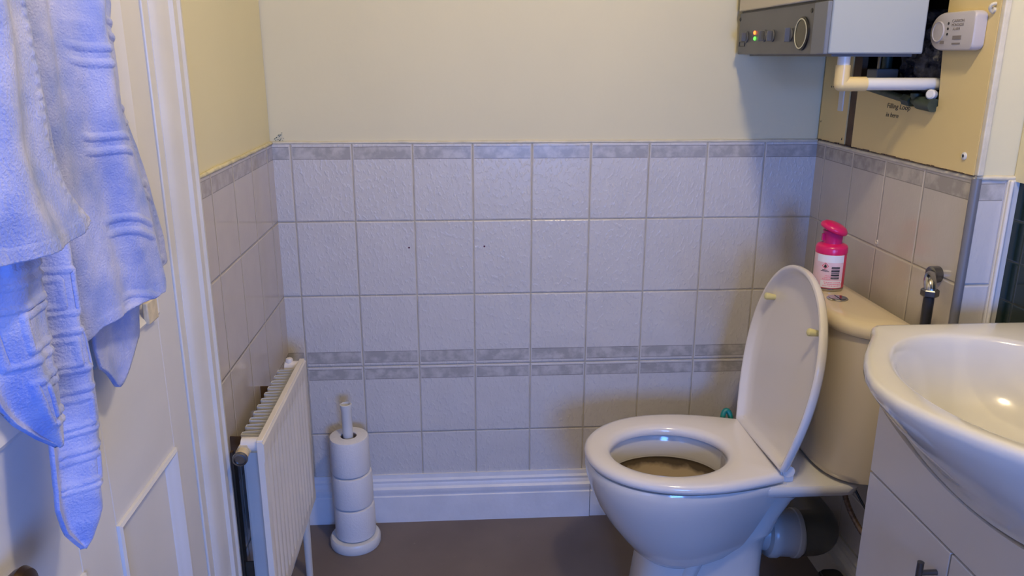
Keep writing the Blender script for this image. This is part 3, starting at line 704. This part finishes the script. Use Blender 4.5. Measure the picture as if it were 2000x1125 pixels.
# low dark box on the floor beyond the pipe
dg = tag(empty('floor_box', (1.345, -0.47, 0)), 'dark grey low box on the floor by the vanity, under the waste pipe', 'box')
bm = bmesh.new(); prism(bm, rrect(1.318, 1.380, -0.52, -0.418, 0.02), 0.0, 0.082, 2); finish('box_body', bm, mat('dark_box_plastic', (0.035, 0.032, 0.03), 0.4), dg, bevel=0.004)
bm = bmesh.new(); prism(bm, rrect(1.324, 1.374, -0.514, -0.424, 0.016), 0.082, 0.089, 2); finish('box_lid', bm, M_black, dg, bevel=0.002)

# ------------------------------------------------------------------ air freshener on the cistern
AX, AY, AZ = 1.306, -0.338, 0.7787
af = tag(empty('air_freshener', (AX, AY, AZ)), 'pink spray air freshener with white label and magenta cap on the cistern', 'air freshener')
af.rotation_euler = (0, 0, 0)
bm = bmesh.new(); lathe(bm, [(0.030, 0), (0.0325, 0.002), (0.0325, 0.006), (0.0335, 0.008), (0.0335, 0.086), (0.0325, 0.088)], (AX, AY, AZ), n=48); finish('can', bm, M_lred, af)
bm = bmesh.new(); lathe(bm, [(0.028, 0.0003), (0.0333, 0.0003), (0.0338, 0.003), (0.0333, 0.006)], (AX, AY, AZ), n=48); finish('base_rim', bm, M_chrome, af)
# camera-facing label patch
AC = math.atan2(-1.70, -0.80)      # direction towards the room
def patch(name, a0, a1, z0, z1, m, r=0.0337, n=14, parent=af, tilt=0.0):
    bm = bmesh.new(); rings = []
    A = [[(AX+rr_*math.cos(AC+a0+(a1-a0)*i/n), AY+rr_*math.sin(AC+a0+(a1-a0)*i/n)) for i in range(n+1)] for rr_ in (r, r-0.0006)]
    lo_ = [(x, y, AZ+z0) for x, y in A[0]] + [(x, y, AZ+z0) for x, y in A[1][::-1]]
    hi_ = [(x, y, AZ+z1) for x, y in A[0]] + [(x, y, AZ+z1) for x, y in A[1][::-1]]
    loft(bm, [lo_, hi_]); return finish(name, bm, m, parent, smooth=30)
lab = patch('label', -1.45, 0.95, 0.008, 0.083, M_label, 0.0341, 40)
def sub(o): o.parent = lab; o.matrix_parent_inverse = Matrix.Identity(4); return o
sub(patch('label_band', -0.9, 0.93, 0.066, 0.0825, M_lwhite, 0.03425))
sub(patch('label_foot', -0.5, 0.93, 0.009, 0.024, M_lwhite, 0.03425))
bm = bmesh.new()      # bar code: dark horizontal bars on the turned label
for i, hgt in enumerate((0.0022, 0.0012, 0.003, 0.001, 0.0018, 0.0028, 0.001, 0.0024, 0.0014)):
    z = 0.029 + i*0.0033; n = 8
    A = [[(AX+rr_*math.cos(AC+0.12+0.55*k/n), AY+rr_*math.sin(AC+0.12+0.55*k/n)) for k in range(n+1)] for rr_ in (0.0345, 0.0340)]
    loft(bm, [[(x, y, AZ+zz) for x, y in A[0]] + [(x, y, AZ+zz) for x, y in A[1][::-1]] for zz in (z, z+hgt)])
sub(finish('bar_code', bm, M_ink, af, smooth=30))
bm = bmesh.new()      # hazard diamond frame with flame
def cyl(a, z, r): return (AX+r*math.cos(AC+a), AY+r*math.sin(AC+a), AZ+z)
def dring(s, z=0.058, a=-0.28):
    return [(a, z+s), (a+s/0.034, z), (a, z-s), (a-s/0.034, z)]
for s, s2 in ((0.0075, 0.0060),):
    o1 = [cyl(*p, 0.0346) for p in dring(s)]; i1 = [cyl(*p, 0.0346) for p in dring(s2)]; o0 = [cyl(*p, 0.0339) for p in dring(s)]; i0 = [cyl(*p, 0.0339) for p in dring(s2)]
    loft(bm, [o0, o1, i1, i0], closed=True)
sub(finish('hazard_diamond', bm, M_lred, af, smooth=None))
bm = bmesh.new(); prf = [(-0.28, 0.0625), (-0.20, 0.0585), (-0.19, 0.0555), (-0.28, 0.0535), (-0.37, 0.0555), (-0.35, 0.0585)]
loft(bm, [[cyl(*p, 0.0339) for p in prf], [cyl(*p, 0.0346) for p in prf]]); sub(finish('hazard_flame', bm, M_ink, af, smooth=None))
rnd = random.Random(5); bm = bmesh.new()
for z, a0, a1 in ((0.0482, -0.45, -0.15), (0.0455, -0.55, -0.02)):
    a = a0
    while a < a1:
        wd = rnd.uniform(0.03, 0.06); loft(bm, [[cyl(a, z, 0.0346), cyl(a+wd, z, 0.0346), cyl(a+wd, z, 0.0340), cyl(a, z, 0.0340)], [cyl(a, z+0.0014, 0.0346), cyl(a+wd, z+0.0014, 0.0346), cyl(a+wd, z+0.0014, 0.0340), cyl(a, z+0.0014, 0.0340)]]); a += wd+0.015
sub(finish('small_print', bm, M_ink, af, smooth=None))
bm = bmesh.new()
for z in (0.012, 0.016, 0.020, 0.027, 0.031, 0.035):
    a = rnd.uniform(-0.5, -0.2)
    while a < 0.08 + (0.75 if z < 0.025 else 0):
        wd = rnd.uniform(0.04, 0.12); loft(bm, [[cyl(a, z, 0.0346), cyl(a+wd, z, 0.0346), cyl(a+wd, z, 0.0340), cyl(a, z, 0.0340)], [cyl(a, z+0.0018, 0.0346), cyl(a+wd, z+0.0018, 0.0346), cyl(a+wd, z+0.0018, 0.0340), cyl(a, z+0.0018, 0.0340)]]); a += wd+0.03
sub(finish('pink_print', bm, M_lpink, af, smooth=None))
bm = bmesh.new(); lathe(bm, [(0.0325, 0.083), (0.0345, 0.085), (0.0345, 0.096), (0.032, 0.1015), (0.026, 0.1045), (0.0215, 0.106), (0.0, 0.106)], (AX, AY, AZ), n=48); finish('collar', bm, M_pink, af, smooth=40)
bm = bmesh.new(); lathe(bm, [(0.0212, 0.104), (0.0205, 0.112), (0.0215, 0.124), (0.0225, 0.134), (0.0, 0.134)], (AX, AY, AZ), n=36); box(bm, AX-0.0255, AX-0.020, AY-0.003, AY+0.003, AZ+0.112, AZ+0.127); finish('neck', bm, M_pink2, af, smooth=40)
bm = bmesh.new()      # slanted oval cap
ax = Vector((-0.06, 0.16, 1)).normalized() if False else Vector((0.36, -0.16, 1)).normalized()
lathe(bm, [(0.0, 0.0), (0.022, 0.0005), (0.0295, 0.003), (0.0312, 0.007), (0.030, 0.0115), (0.024, 0.0175), (0.014, 0.0205), (0.0, 0.0215)], (AX-0.003, AY, AZ+0.1315), ax, 40)
finish('cap', bm, M_pink, af, smooth=60)

# ------------------------------------------------------------------ boxed panels on the right wall above the tiles
pp = tag(empty('wall_panel', (W, -0.42, ZT)), 'large cream boarded panel with a rough cut-out for the boiler pipes', 'panel')
PX0, PX1 = W-0.004, W+0.010
ED = [(-0.192, 1.222), (-0.30, 1.208), (-0.455, 1.192), (-0.500, 1.186), (-0.522, 1.196)]
bm = bmesh.new(); Z0 = ZT+0.006
V = lambda p: bm.verts.new((PX0, p[0], p[1]))
ve = [V(p) for p in ED]; vb = [V((p[0] if p[0] > -0.52 else -0.522, Z0)) for p in ED]; fs = []
for i in range(len(ED)-1): fs.append(bm.faces.new((ve[i], ve[i+1], vb[i+1], vb[i])))
v1, v2, v3 = V((YN+0.002, Z0)), V((YN+0.002, CEIL-0.002)), V((-0.497, CEIL-0.002)); v4 = V((-0.510, 1.30)); v5 = V((YN+0.002, 1.196)); v6 = V((YN+0.002, 1.30))
fs += [bm.faces.new((ve[-1], v5, v1, vb[-1])), bm.faces.new((v4, v6, v5, ve[-1])), bm.faces.new((v3, v2, v6, v4))]
ex_ = bmesh.ops.extrude_face_region(bm, geom=fs); bmesh.ops.translate(bm, verts=[g for g in ex_['geom'] if isinstance(g, bmesh.types.BMVert)], vec=(PX1-PX0, 0, 0))
finish('board', bm, M_panel, pp, smooth=None)
def wtext(name, s, y, z, size, parent, m=M_ink, xs=0.8, slant=0.15): return text_mesh(name, s, size, m, parent, wallframe((PX0-0.0003, y, z), (0, -1, 0), (0, 0, 1)), 0.0002, xs, slant)
wtext('handwriting', 'Filling Loop', -0.332, 1.1815, 0.0150, pp, xs=1.35); wtext('handwriting', 'in here', -0.332, 1.163, 0.0140, pp, xs=1.3)
for nm, y, z, r in (('screw_cap', -0.629, 1.113, 0.007),):
    bm = bmesh.new(); lathe(bm, [(r, 0), (r, 0.002), (r*0.5, 0.0035), (r*0.4, 0.001), (0, 0.001)], (PX0, y, z), (-1, 0, 0), 20); sc_ = finish(nm, bm, M_plastic, pp)
    bm = bmesh.new(); lathe(bm, [(0.0024, 0), (0.0024, 0.0036), (0, 0.0036)], (PX0, y, z), (-1, 0, 0), 12); finish('screw_hole', bm, M_ink, pp)
sp_ = tag(empty('wall_panel', (W, -0.08, ZT)), 'narrow cream board in the corner beside the brown batten', 'panel')
bm = bmesh.new(); prism(bm, [(-0.004, ZT+0.006), (-0.150, ZT+0.006), (-0.150, 1.36), (-0.004, 1.36)], PX0+0.002, PX1, 0); finish('board', bm, M_panel, sp_, smooth=None)
bm = bmesh.new()
for y, z, s in ((-0.135, 1.092, 0.004), (-0.010, 1.125, 0.003), (-0.05, 1.213, 0.003), (-0.085, 1.214, 0.0025), (-0.060, 1.214, 0.002)): prism(bm, [(y, z), (y-s*0.8, z+s*0.2), (y-s*0.6, z+s*1.6), (y-s*0.1, z+s)], PX0+0.0012, PX0+0.003, 0)
finish('dark_marks', bm, M_ink, sp_, smooth=None)
bm = bmesh.new(); prism(bm, rrect(-0.125, -0.102, 1.160, 1.222, 0.002), PX0-0.001, PX0+0.003, 0); finish('taped_strip', bm, M_plastic, sp_, smooth=None)
tag(finish('timber_batten', B(W+0.001, W+0.014, -0.189, -0.151, ZT+0.006, 1.40), M_brown, smooth=None), 'dark brown vertical timber strip between the two cream panels', 'batten')
# dark crumbly joint between panels and tiles
bm = bmesh.new(); rnd = random.Random(11)
y = -0.01
while y > YN+0.01:
    l = rnd.uniform(0.006, 0.03); h_ = rnd.uniform(0.0012, 0.0034); box(bm, PX0-0.0015, PX0+0.004, y-l, y, ZT+0.0045, ZT+0.0045+h_); y -= l+rnd.uniform(0, 0.01)
struct(finish('trim_10', bm, M_brown, smooth=None))
# vertical crack / joint strip at the panel's near edge
bm = bmesh.new(); box(bm, W-0.0035, W+0.008, YN-0.010, YN+0.0015, ZT+0.006, CEIL)
struct(finish('trim_11', bm, M_caulkw, smooth=None, bevel=0.002))
bm = bmesh.new(); z = ZT+0.02
while z < CEIL-0.05:
    l = rnd.uniform(0.01, 0.05); box(bm, W+0.008, W+0.0095, YN-0.0030, YN+0.001, z, z+l); z += l+rnd.uniform(0.0, 0.012)
struct(finish('trim_12', bm, M_brown, smooth=None))
# cavity lining
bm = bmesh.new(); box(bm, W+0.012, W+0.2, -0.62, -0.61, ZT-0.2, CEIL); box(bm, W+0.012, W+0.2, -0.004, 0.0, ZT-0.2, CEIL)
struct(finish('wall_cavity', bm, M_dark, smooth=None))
# lagging and pipes in the cavity
def lump(name, y0, y1, z0, z1, x, m, label, cat, seed):
    bm = bmesh.new(); n = 26; G = []
    for j in range(n+1):
        G.append([bm.verts.new((x + 0.018*noise.noise(Vector((j*0.33, i*0.4, seed))) - 0.012*math.sin(PI*i/n), y0+(y1-y0)*i/n, z0+(z1-z0)*j/n)) for i in range(n+1)])
    for j in range(n):
        for i in range(n): bm.faces.new((G[j][i], G[j][i+1], G[j+1][i+1], G[j+1][i]))
    o = finish(name, bm, m, smooth=60); md = o.modifiers.new('s', 'SOLIDIFY'); md.thickness = 0.01; md.offset = 1
    return tag(o, label, cat)
lump('pipe_lagging', -0.42, -0.27, 1.215, 1.38, W+0.052, M_navy, 'crinkled dark navy lagging inside the cut-out behind the pipe', 'lagging', 2.0)
lump('pipe_lagging', -0.60, -0.43, 1.20, 1.40, W+0.055, M_moss, 'crinkled dark green lagging at the near end of the cut-out', 'lagging', 5.0)
for y, r, m, lab in ((-0.235, 0.011, M_green, 'dark green vertical pipe at the far end of the cut-out'), (-0.205, 0.0075, M_dchrome, 'thin grey vertical pipe beside the batten in the cut-out')):
    bm = bmesh.new(); tube(bm, [(W+0.035, y, ZT-0.1), (W+0.035, y, 1.7)], r, 14); tag(finish('vertical_pipe', bm, m), lab, 'pipe')
bm = bmesh.new(); box(bm, W-0.02, W+0.03, -0.300, -0.255, 1.235, 1.262)
tag(finish('pipe_junction_block', bm, mat('grey_fitting', (0.20, 0.20, 0.19), 0.5), bevel=0.003), 'small grey block just above the white pipe in the cut-out', 'fitting')
fl = tag(empty('filling_loop', (W, -0.42, 1.2)), 'grey-green diagonal pipe and valve below the white overflow pipe', 'pipe')
bm = bmesh.new(); tube(bm, [(W-0.002, -0.22, 1.222), (W-0.010, -0.40, 1.205), (W-0.012, -0.47, 1.200)], 0.0075, 14); finish('diagonal_pipe', bm, M_green, fl)
bm = bmesh.new(); tube(bm, [(W-0.012, -0.415, 1.204), (W-0.012, -0.445, 1.201)], 0.012, 6); tube(bm, [(W-0.012, -0.470, 1.200), (W-0.010, -0.518, 1.197)], 0.013, 14); lathe(bm, [(0.008, 0), (0.011, 0.006), (0.011, 0.012), (0, 0.013)], (W-0.012, -0.455, 1.205), (0, 0, 1), 14); finish('valve_body', bm, M_green, fl)
bm = bmesh.new(); lathe(bm, [(0.0085, 0.0), (0.0095, 0.004), (0.0095, 0.012), (0.007, 0.0145), (0, 0.015)], (W-0.006, -0.505, 1.217), (-1, -0.6, 0.1), 20); finish('white_cap', bm, M_plastic, fl)

# ------------------------------------------------------------------ boiler
BX0, BX1, BY0, BY1, BZ0, BZ1 = 1.163, 1.352, -0.027, -0.518, 1.293, 2.02
bo = tag(empty('boiler', (1.26, -0.27, BZ0)), 'white wall-hung gas boiler with a grey control panel, high in the corner', 'boiler')
finish('casing', B(BX0+0.004, BX1, BY1, BY0, BZ0, BZ1), M_boiler, bo, bevel=0.003)
bm = bmesh.new()
prism(bm, [(BY0, BZ0-0.001), (BY1+0.060, BZ0-0.001), (BY1+0.060, 1.388), (BY0, 1.388)], BX0-0.004, BX0+0.003, 0)
cp = finish('control_panel', bm, M_bgrey, bo, smooth=None, bevel=0.002); cp['label'] = 'dark grey control panel with lamps and gauge'
finish('control_end', B(BX0-0.006, BX0+0.003, BY1-0.001, BY1+0.059, BZ0-0.001, 1.388), mat('blue_grey_end', (0.17, 0.19, 0.24), 0.4), bo, bevel=0.002)
finish('seam', B(BX0+0.000, BX0+0.0035, BY1+0.002, BY0-0.002, 1.3875, 1.3925), M_black, bo, smooth=None)
fp = finish('front_cover', B(BX0-0.008, BX0+0.003, BY1, BY0, 1.392, BZ1-0.01), M_bcream, bo, bevel=0.003); fp['label'] = 'cream upper front cover'
stk = finish('sticker', B(BX0-0.0087, BX0-0.0078, -0.465, -0.395, 1.397, 1.43), mat('orange_sticker', (0.62, 0.28, 0.10), 0.5, var=0.6, scale=120), bo, smooth=None)
def onp(bm, y, z, prof, n=24): lathe(bm, prof, (BX0-0.004, y, z), (-1, 0, 0), n)
bm = bmesh.new(); onp(bm, -0.411, 1.332, [(0.0325, 0), (0.0325, 0.003), (0.030, 0.0045), (0.028, 0.003), (0.0, 0.003)], 48); g = finish('gauge', bm, M_black, bo)
bm = bmesh.new(); lathe(bm, [(0.0270, 0.002), (0.0295, 0.0055), (0.0270, 0.0055)], (BX0-0.004, -0.411, 1.332), (-1, 0, 0), 48, cap=False); gr = finish('gauge_ring', bm, mat('cream_ring', (0.7, 0.68, 0.52), 0.4), g, smooth=None)
bm = bmesh.new(); onp(bm, -0.411, 1.332, [(0.027, 0.0), (0.027, 0.0042), (0, 0.0042)], 40); gd = finish('gauge_dial', bm, mat('olive_dial', (0.06, 0.05, 0.02), 0.15), g)
for y, z, m, nm in ((-0.139, 1.3405, M_redled, 'red orange lit lamp'), (-0.142, 1.3275, M_grnled, 'green lit lamp')):
    bm = bmesh.new(); onp(bm, y, z, [(0.0042, 0), (0.0042, 0.002), (0.002, 0.0035), (0, 0.0037)], 16); o = finish('indicator_lamp', bm, m, bo); o['label'] = nm
for y, z, h_ in ((-0.085, 1.332, 0.020), (-0.202, 1.332, 0.022), (-0.251, 1.331, 0.022), (-0.350, 1.331, 0.028)):
    bm = bmesh.new(); onp(bm, y, z, [(0.0, 0), (0.013, 0.0002), (0.013, 0.003), (0.010, 0.004), (0, 0.004)], 28)
    box(bm, BX0-0.018, BX0-0.006, y-0.0035, y+0.0035, z-h_/2, z+h_/2); finish('control_knob', bm, M_bgrey, bo, bevel=0.001)
for y, z in ((-0.030, 1.374), (-0.445, 1.374)):
    bm = bmesh.new(); onp(bm, y, z, [(0.0045, 0), (0.0045, 0.0012), (0, 0.0012)], 12); finish('screw', bm, M_black, bo)
bm = bmesh.new()
for a in ((-0.075, -0.036, 1.3205, 1.3215), (-0.075, -0.036, 1.3105, 1.3115), (-0.037, -0.036, 1.3105, 1.3215), (-0.075, -0.074, 1.3105, 1.3215)): box(bm, BX0-0.0052, BX0-0.0038, a[0], a[1], a[2], a[3])
finish('badge_outline', bm, M_ink, bo, smooth=None)
finish('bottom_tray', B(BX0+0.02, BX1-0.01, BY1+0.02, BY0-0.02, BZ0-0.005, BZ0), M_bgrey, bo, smooth=None)
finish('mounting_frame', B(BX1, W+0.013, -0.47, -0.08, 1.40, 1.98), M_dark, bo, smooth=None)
# overflow pipe
op = tag(empty('overflow_pipe', (1.214, -0.485, 1.24)), 'white pipe with yellowed elbow running from the boiler into the wall', 'pipe')
OY = -0.487
bm = bmesh.new(); tube(bm, [(1.214, OY, 1.288), (1.214, OY, 1.262)], 0.0118, 20); finish('drop_pipe', bm, M_plastic, op)
bm = bmesh.new(); tube(bm, [(1.214, OY, 1.272), (1.214, OY, 1.236)], 0.0138, 24); tube(bm, [(1.2145, OY, 1.2365), (1.262, OY, 1.2365)], 0.0138, 24)
bmesh.ops.create_uvsphere(bm, u_segments=20, v_segments=12, radius=0.0138, matrix=Matrix.Translation((1.2142, OY, 1.2362)))
o = finish('elbow', bm, M_yplastic, op, smooth=50); o['label'] = 'yellowed plastic elbow'
bm = bmesh.new(); tube(bm, [(1.255, OY, 1.2365), (1.41, OY, 1.2365)], 0.0120, 24); finish('long_pipe', bm, M_plastic, op)

# ------------------------------------------------------------------ carbon monoxide alarm
AXF = W-0.027; A0, A1, AZ0, AZ1 = -0.497, -0.634, 1.299, 1.367
al = tag(empty('carbon_monoxide_alarm', (W-0.02, -0.585, 1.33)), 'white carbon monoxide alarm with a rounded end, beside the boiler', 'alarm')
def alo(e):
    n = 16; zc = (AZ0+AZ1)/2; hh = (AZ1-AZ0)/2-e; pts = []
    for i in range(n+1):
        a = PI/2+PI*i/n; pts.append((A0-0.040+e*0 - (0.040-e)*math.cos(a) if False else (A0-0.040)+(0.040-e)*abs(math.cos(a)), zc+hh*math.sin(a)))
    for (cy, cz, a0) in ((A1+0.010, zc-hh+0.010-0, 0), (A1+0.010, zc+hh-0.010, 1)):
        for i in range(5):
            t = PI/2*i/4
            if a0 == 0: pts.append((cy-(0.010-e*0)*math.sin(t)+ (e if i else 0)*0, cz-(0.010)*math.cos(t)))
            else: pts.append((cy-0.010*math.cos(t), cz+0.010*math.sin(t)))
    return pts
bm = bmesh.new(); loft(bm, [[(x, y, z) for y, z in alo(e)] for x, e in ((W-0.005, 0.002), (W-0.010, 0.0), (AXF+0.005, 0.0), (AXF+0.001, 0.0018), (AXF, 0.005))])
finish('body', bm, M_alarm, al, smooth=40)
bm = bmesh.new(); lathe(bm, [(0.019, 0), (0.019, 0.0012), (0.0175, 0.002), (0.016, 0.0008), (0.0, 0.0008)], (AXF, -0.526, 1.333), (-1, 0, 0), 36)
finish('test_button', bm, M_alarm, al)
for z in (1.347, 1.3375, 1.328):
    bm = bmesh.new(); lathe(bm, [(0.0024, 0), (0.0024, 0.0008), (0, 0.0008)], (AXF, -0.556, z), (-1, 0, 0), 12); finish('indicator_dot', bm, M_ink, al)
def atext(s, y, z, size, xs, m=M_inkg): return text_mesh('printed_word', s, size, m, al, wallframe((AXF-0.0002, y, z), (0, -1, 0), (0, 0, 1)), 0.0002, xs)
atext('CARBON', -0.566, 1.3485, 0.0072, 1.25); atext('MONOXIDE', -0.566, 1.3415, 0.0072, 0.95); atext('ALARM', -0.571, 1.3345, 0.0072, 0.95)
bm = bmesh.new(); box(bm, AXF-0.0006, AXF+0.001, -0.600, -0.574, 1.318, 1.325); finish('battery_door_mark', bm, M_inkg, al, smooth=None)
bm = bmesh.new(); box(bm, AXF-0.0006, AXF+0.001, -0.549, -0.536, 1.311, 1.3165); finish('display_window', bm, M_inkg, al, smooth=None)
bm = bmesh.new(); box(bm, AXF-0.0006, AXF+0.001, -0.599, -0.574, 1.3095, 1.3125); finish('small_label', bm, M_inkg, al, smooth=None)
bm = bmesh.new(); tube(bm, bez((W-0.003, -0.645, 1.362), (W-0.016, -0.645, 1.365), (W-0.016, -0.652, 1.378), (W-0.006, -0.653, 1.376)), 0.0028, 8); lathe(bm, [(0.005, 0), (0.005, 0.004), (0, 0.005)], (W-0.004, -0.648, 1.366), (-1, 0, 0), 12)
tag(finish('screw_hook', bm, M_caulkw), 'small cream painted hook on the panel beside the alarm', 'hook')

# ------------------------------------------------------------------ wall-mounted chrome elbow and pipe
el = tag(empty('water_pipe', (1.37, -0.63, 0.85)), 'chrome elbow on the tiles with a vertical pipe dropping behind the basin', 'pipe')
ex, ey, ez = 1.366, -0.600, 0.880
bm = bmesh.new(); tube(bm, bez((W-0.010, ey-0.003, ez), (ex+0.002, ey-0.014, ez), (ex-0.004, ey-0.040, ez), (ex-0.004, ey-0.040, ez-0.028), 14), 0.0112, 20); finish('elbow', bm, M_chrome, el, smooth=60)
bm = bmesh.new(); lathe(bm, [(0.016, 0), (0.0165, 0.003), (0.0165, 0.017), (0.013, 0.019)], (W-0.0005, ey-0.001, ez), (-1, -0.1, 0), 20); lathe(bm, [(0.0150, 0), (0.0165, 0.002), (0.0165, 0.012), (0.0150, 0.014)], (ex-0.004, ey-0.040, ez-0.018), (0, 0, -1), 6); finish('compression_nut', bm, M_dchrome, el, smooth=30)
bm = bmesh.new(); tube(bm, [(ex-0.004, ey-0.040, ez-0.025), (ex-0.004, ey-0.042, 0.02)], 0.0100, 16); finish('vertical_pipe', bm, mat('dark_grey_pipe', (0.05, 0.05, 0.055), 0.3, 0.4), el)

# ------------------------------------------------------------------ vanity cabinet and basin
VC = -1.075
va = tag(empty('vanity_cabinet', (1.31, VC, 0)), 'white bathroom vanity cabinet under the basin', 'cabinet')
VX = 1.183; VY0, VY1 = -0.832, -1.318
bm = bmesh.new(); box(bm, VX+0.017, XR-0.002, VY1, VY0, 0.09, 0.664); finish('carcass', bm, M_cab, va, smooth=None, bevel=0.001)
finish('plinth', B(VX+0.06, XR-0.002, VY1+0.005, VY0-0.005, 0, 0.09), M_cab, va, smooth=None)
bm = bmesh.new(); prism(bm, [(VY0, 0.590), (VY1, 0.590)] + [(y, 0.6705+0.042*min(1.0, abs((y-VC)/0.243))**2) for y in [VY1+(VY0-VY1)*i/24 for i in range(25)]], VX, VX+0.017, 0)
finish('fascia_panel', bm, M_cab, va, smooth=None)
for ys_ in (VY0, VY1):
    finish('side_cheek', B(VX+0.017, XR-0.002, min(ys_, ys_+(0.016 if ys_ == VY1 else -0.016)), max(ys_, ys_+(0.016 if ys_ == VY1 else -0.016)), 0.664, 0.711), M_cab, va, smooth=None)
for a, b_, hy in ((VY0, VC+0.0015, -1.050), (VC-0.0015, VY1, -1.10)):
    d = finish('cabinet_door', B(VX-0.001, VX+0.016, b_, a, 0.095, 0.586), M_cab, va, smooth=None, bevel=0.0015)
    bm = bmesh.new(); tube(bm, [(VX-0.028, hy, 0.556), (VX-0.028, hy, 0.43)], 0.0050, 14)
    for z in (0.537, 0.445): tube(bm, [(VX-0.028, hy, z), (VX, hy, z)], 0.0045, 12)
    hd = finish('handle', bm, M_dchrome, d, smooth=40)
ba = tag(empty('washbasin', (1.27, VC, 0.85)), 'white ceramic basin with a curved front on the vanity cabinet', 'basin')
half = [(1.468, 0.274), (1.30, 0.274), (1.185, 0.274), (1.171, 0.273), (1.163, 0.268), (1.158, 0.259), (1.153, 0.246), (1.146, 0.232), (1.133, 0.213), (1.115, 0.186), (1.094, 0.153), (1.073, 0.113), (1.056, 0.072), (1.045, 0.033)]
# resample the whole outline finely
full = [(x, VC+q) for x, q in half] + [(1.0425, VC)] + [(x, VC-q) for x, q in half[::-1]]
def resample(pts, n):
    seg = [0]
    for a, b_ in zip(pts, pts[1:]): seg.append(seg[-1]+math.dist(a, b_))
    out = []
    for i in range(n):
        s = seg[-1]*i/(n-1); j = max(k for k in range(len(seg)) if seg[k] <= s+1e-9); j = min(j, len(pts)-2)
        t = (s-seg[j])/(seg[j+1]-seg[j]); out.append((pts[j][0]+(pts[j+1][0]-pts[j][0])*t, pts[j][1]+(pts[j+1][1]-pts[j][1])*t))
    return out
ro = resample(full, 90); nb = 30
ro += [(1.468, VC-0.274+0.548*i/nb) for i in range(1, nb)]
bm = bmesh.new(); C0 = (1.262, VC-0.004)
def towards(p, f, q=(1.30, VC)): return (p[0]+(q[0]-p[0])*f, p[1]+(q[1]-p[1])*f)
def under(p, t):      # apron tucks in towards the cabinet front
    x = p[0]+(max(p[0], VX+0.004)-p[0])*t; y = VC + (p[1]-VC)*(1-0.10*t); return (x, y)
rings = []
def lift(p, z): return z + 0.042*min(1.0, abs((p[1]-VC)/0.243))**2*(0.833-z)/0.161
for t, z in ((1.0, 0.672), (0.98, 0.680), (0.92, 0.694), (0.78, 0.716), (0.58, 0.742), (0.34, 0.774), (0.12, 0.810), (0.0, 0.833)): rings.append([(*under(p, t), lift(p, z)) for p in ro])
def inn(p, rx, ry, z, cx=C0[0], cy=C0[1]):
    a = math.atan2((p[1]-cy)/ry, (p[0]-cx)/rx); return (cx+rx*math.cos(a), cy+ry*math.sin(a), z)
def off2(p, g):
    d = Vector((p[0]-1.28, p[1]-VC)).normalized(); return (p[0]-d.x*g if p[0] < 1.46 else p[0], p[1]-d.y*g)
for g, z in ((0.0, 0.842), (0.002, 0.847), (0.006, 0.850), (0.012, 0.8505)): rings.append([(*off2(p, g), z) for p in ro])
for rx, ry, z in ((0.178, 0.232, 0.8495), (0.172, 0.226, 0.847), (0.167, 0.221, 0.842), (0.163, 0.216, 0.832), (0.155, 0.206, 0.805), (0.142, 0.19, 0.775), (0.118, 0.16, 0.745), (0.08, 0.11, 0.725), (0.03, 0.035, 0.716)): rings.append([inn(p, rx, ry, z) for p in ro])
loft(bm, rings, True, True); finish('bowl', bm, M_ceramic, ba, smooth=50)
bm = bmesh.new(); lathe(bm, [(0.024, 0), (0.024, 0.002), (0.018, 0.0035), (0.012, 0.001), (0, 0.001)], (C0[0], C0[1], 0.716), n=28); finish('drain', bm, M_chrome, ba)

# ------------------------------------------------------------------ small marks on the tiles
for i, (x, z) in enumerate(((0.332, 0.805), (0.529, 0.806))):
    bm = bmesh.new(); lathe(bm, [(0.0024, 0), (0.0024, 0.0006), (0.0012, 0.0008), (0, 0.0008)], (x, 0, z), (0, -1, 0), 14)
    tag(finish('wall_plug', bm, mat('dark_red_plug_%d' % i, (0.10, 0.004, 0.015), 0.5)), ('dark red wall plug in the back tiles, left one of the two', 'dark red wall plug in the back tiles, right one of the two')[i], 'wall plug')
for x, y, z, lab in ((W, -0.14, 0.888, 'small cream filled hole above the air freshener'), (W, -0.357, 0.888, 'small cream filled hole in the tiles, second along from the corner')):
    bm = bmesh.new(); lathe(bm, [(0.006, 0), (0.005, 0.0012), (0.003, 0.0012), (0.002, 0.0004), (0, 0.0004)], (x, y, z), (-1, 0, 0), 16)
    tag(finish('filled_hole', bm, M_caulkw), lab, 'filled hole')
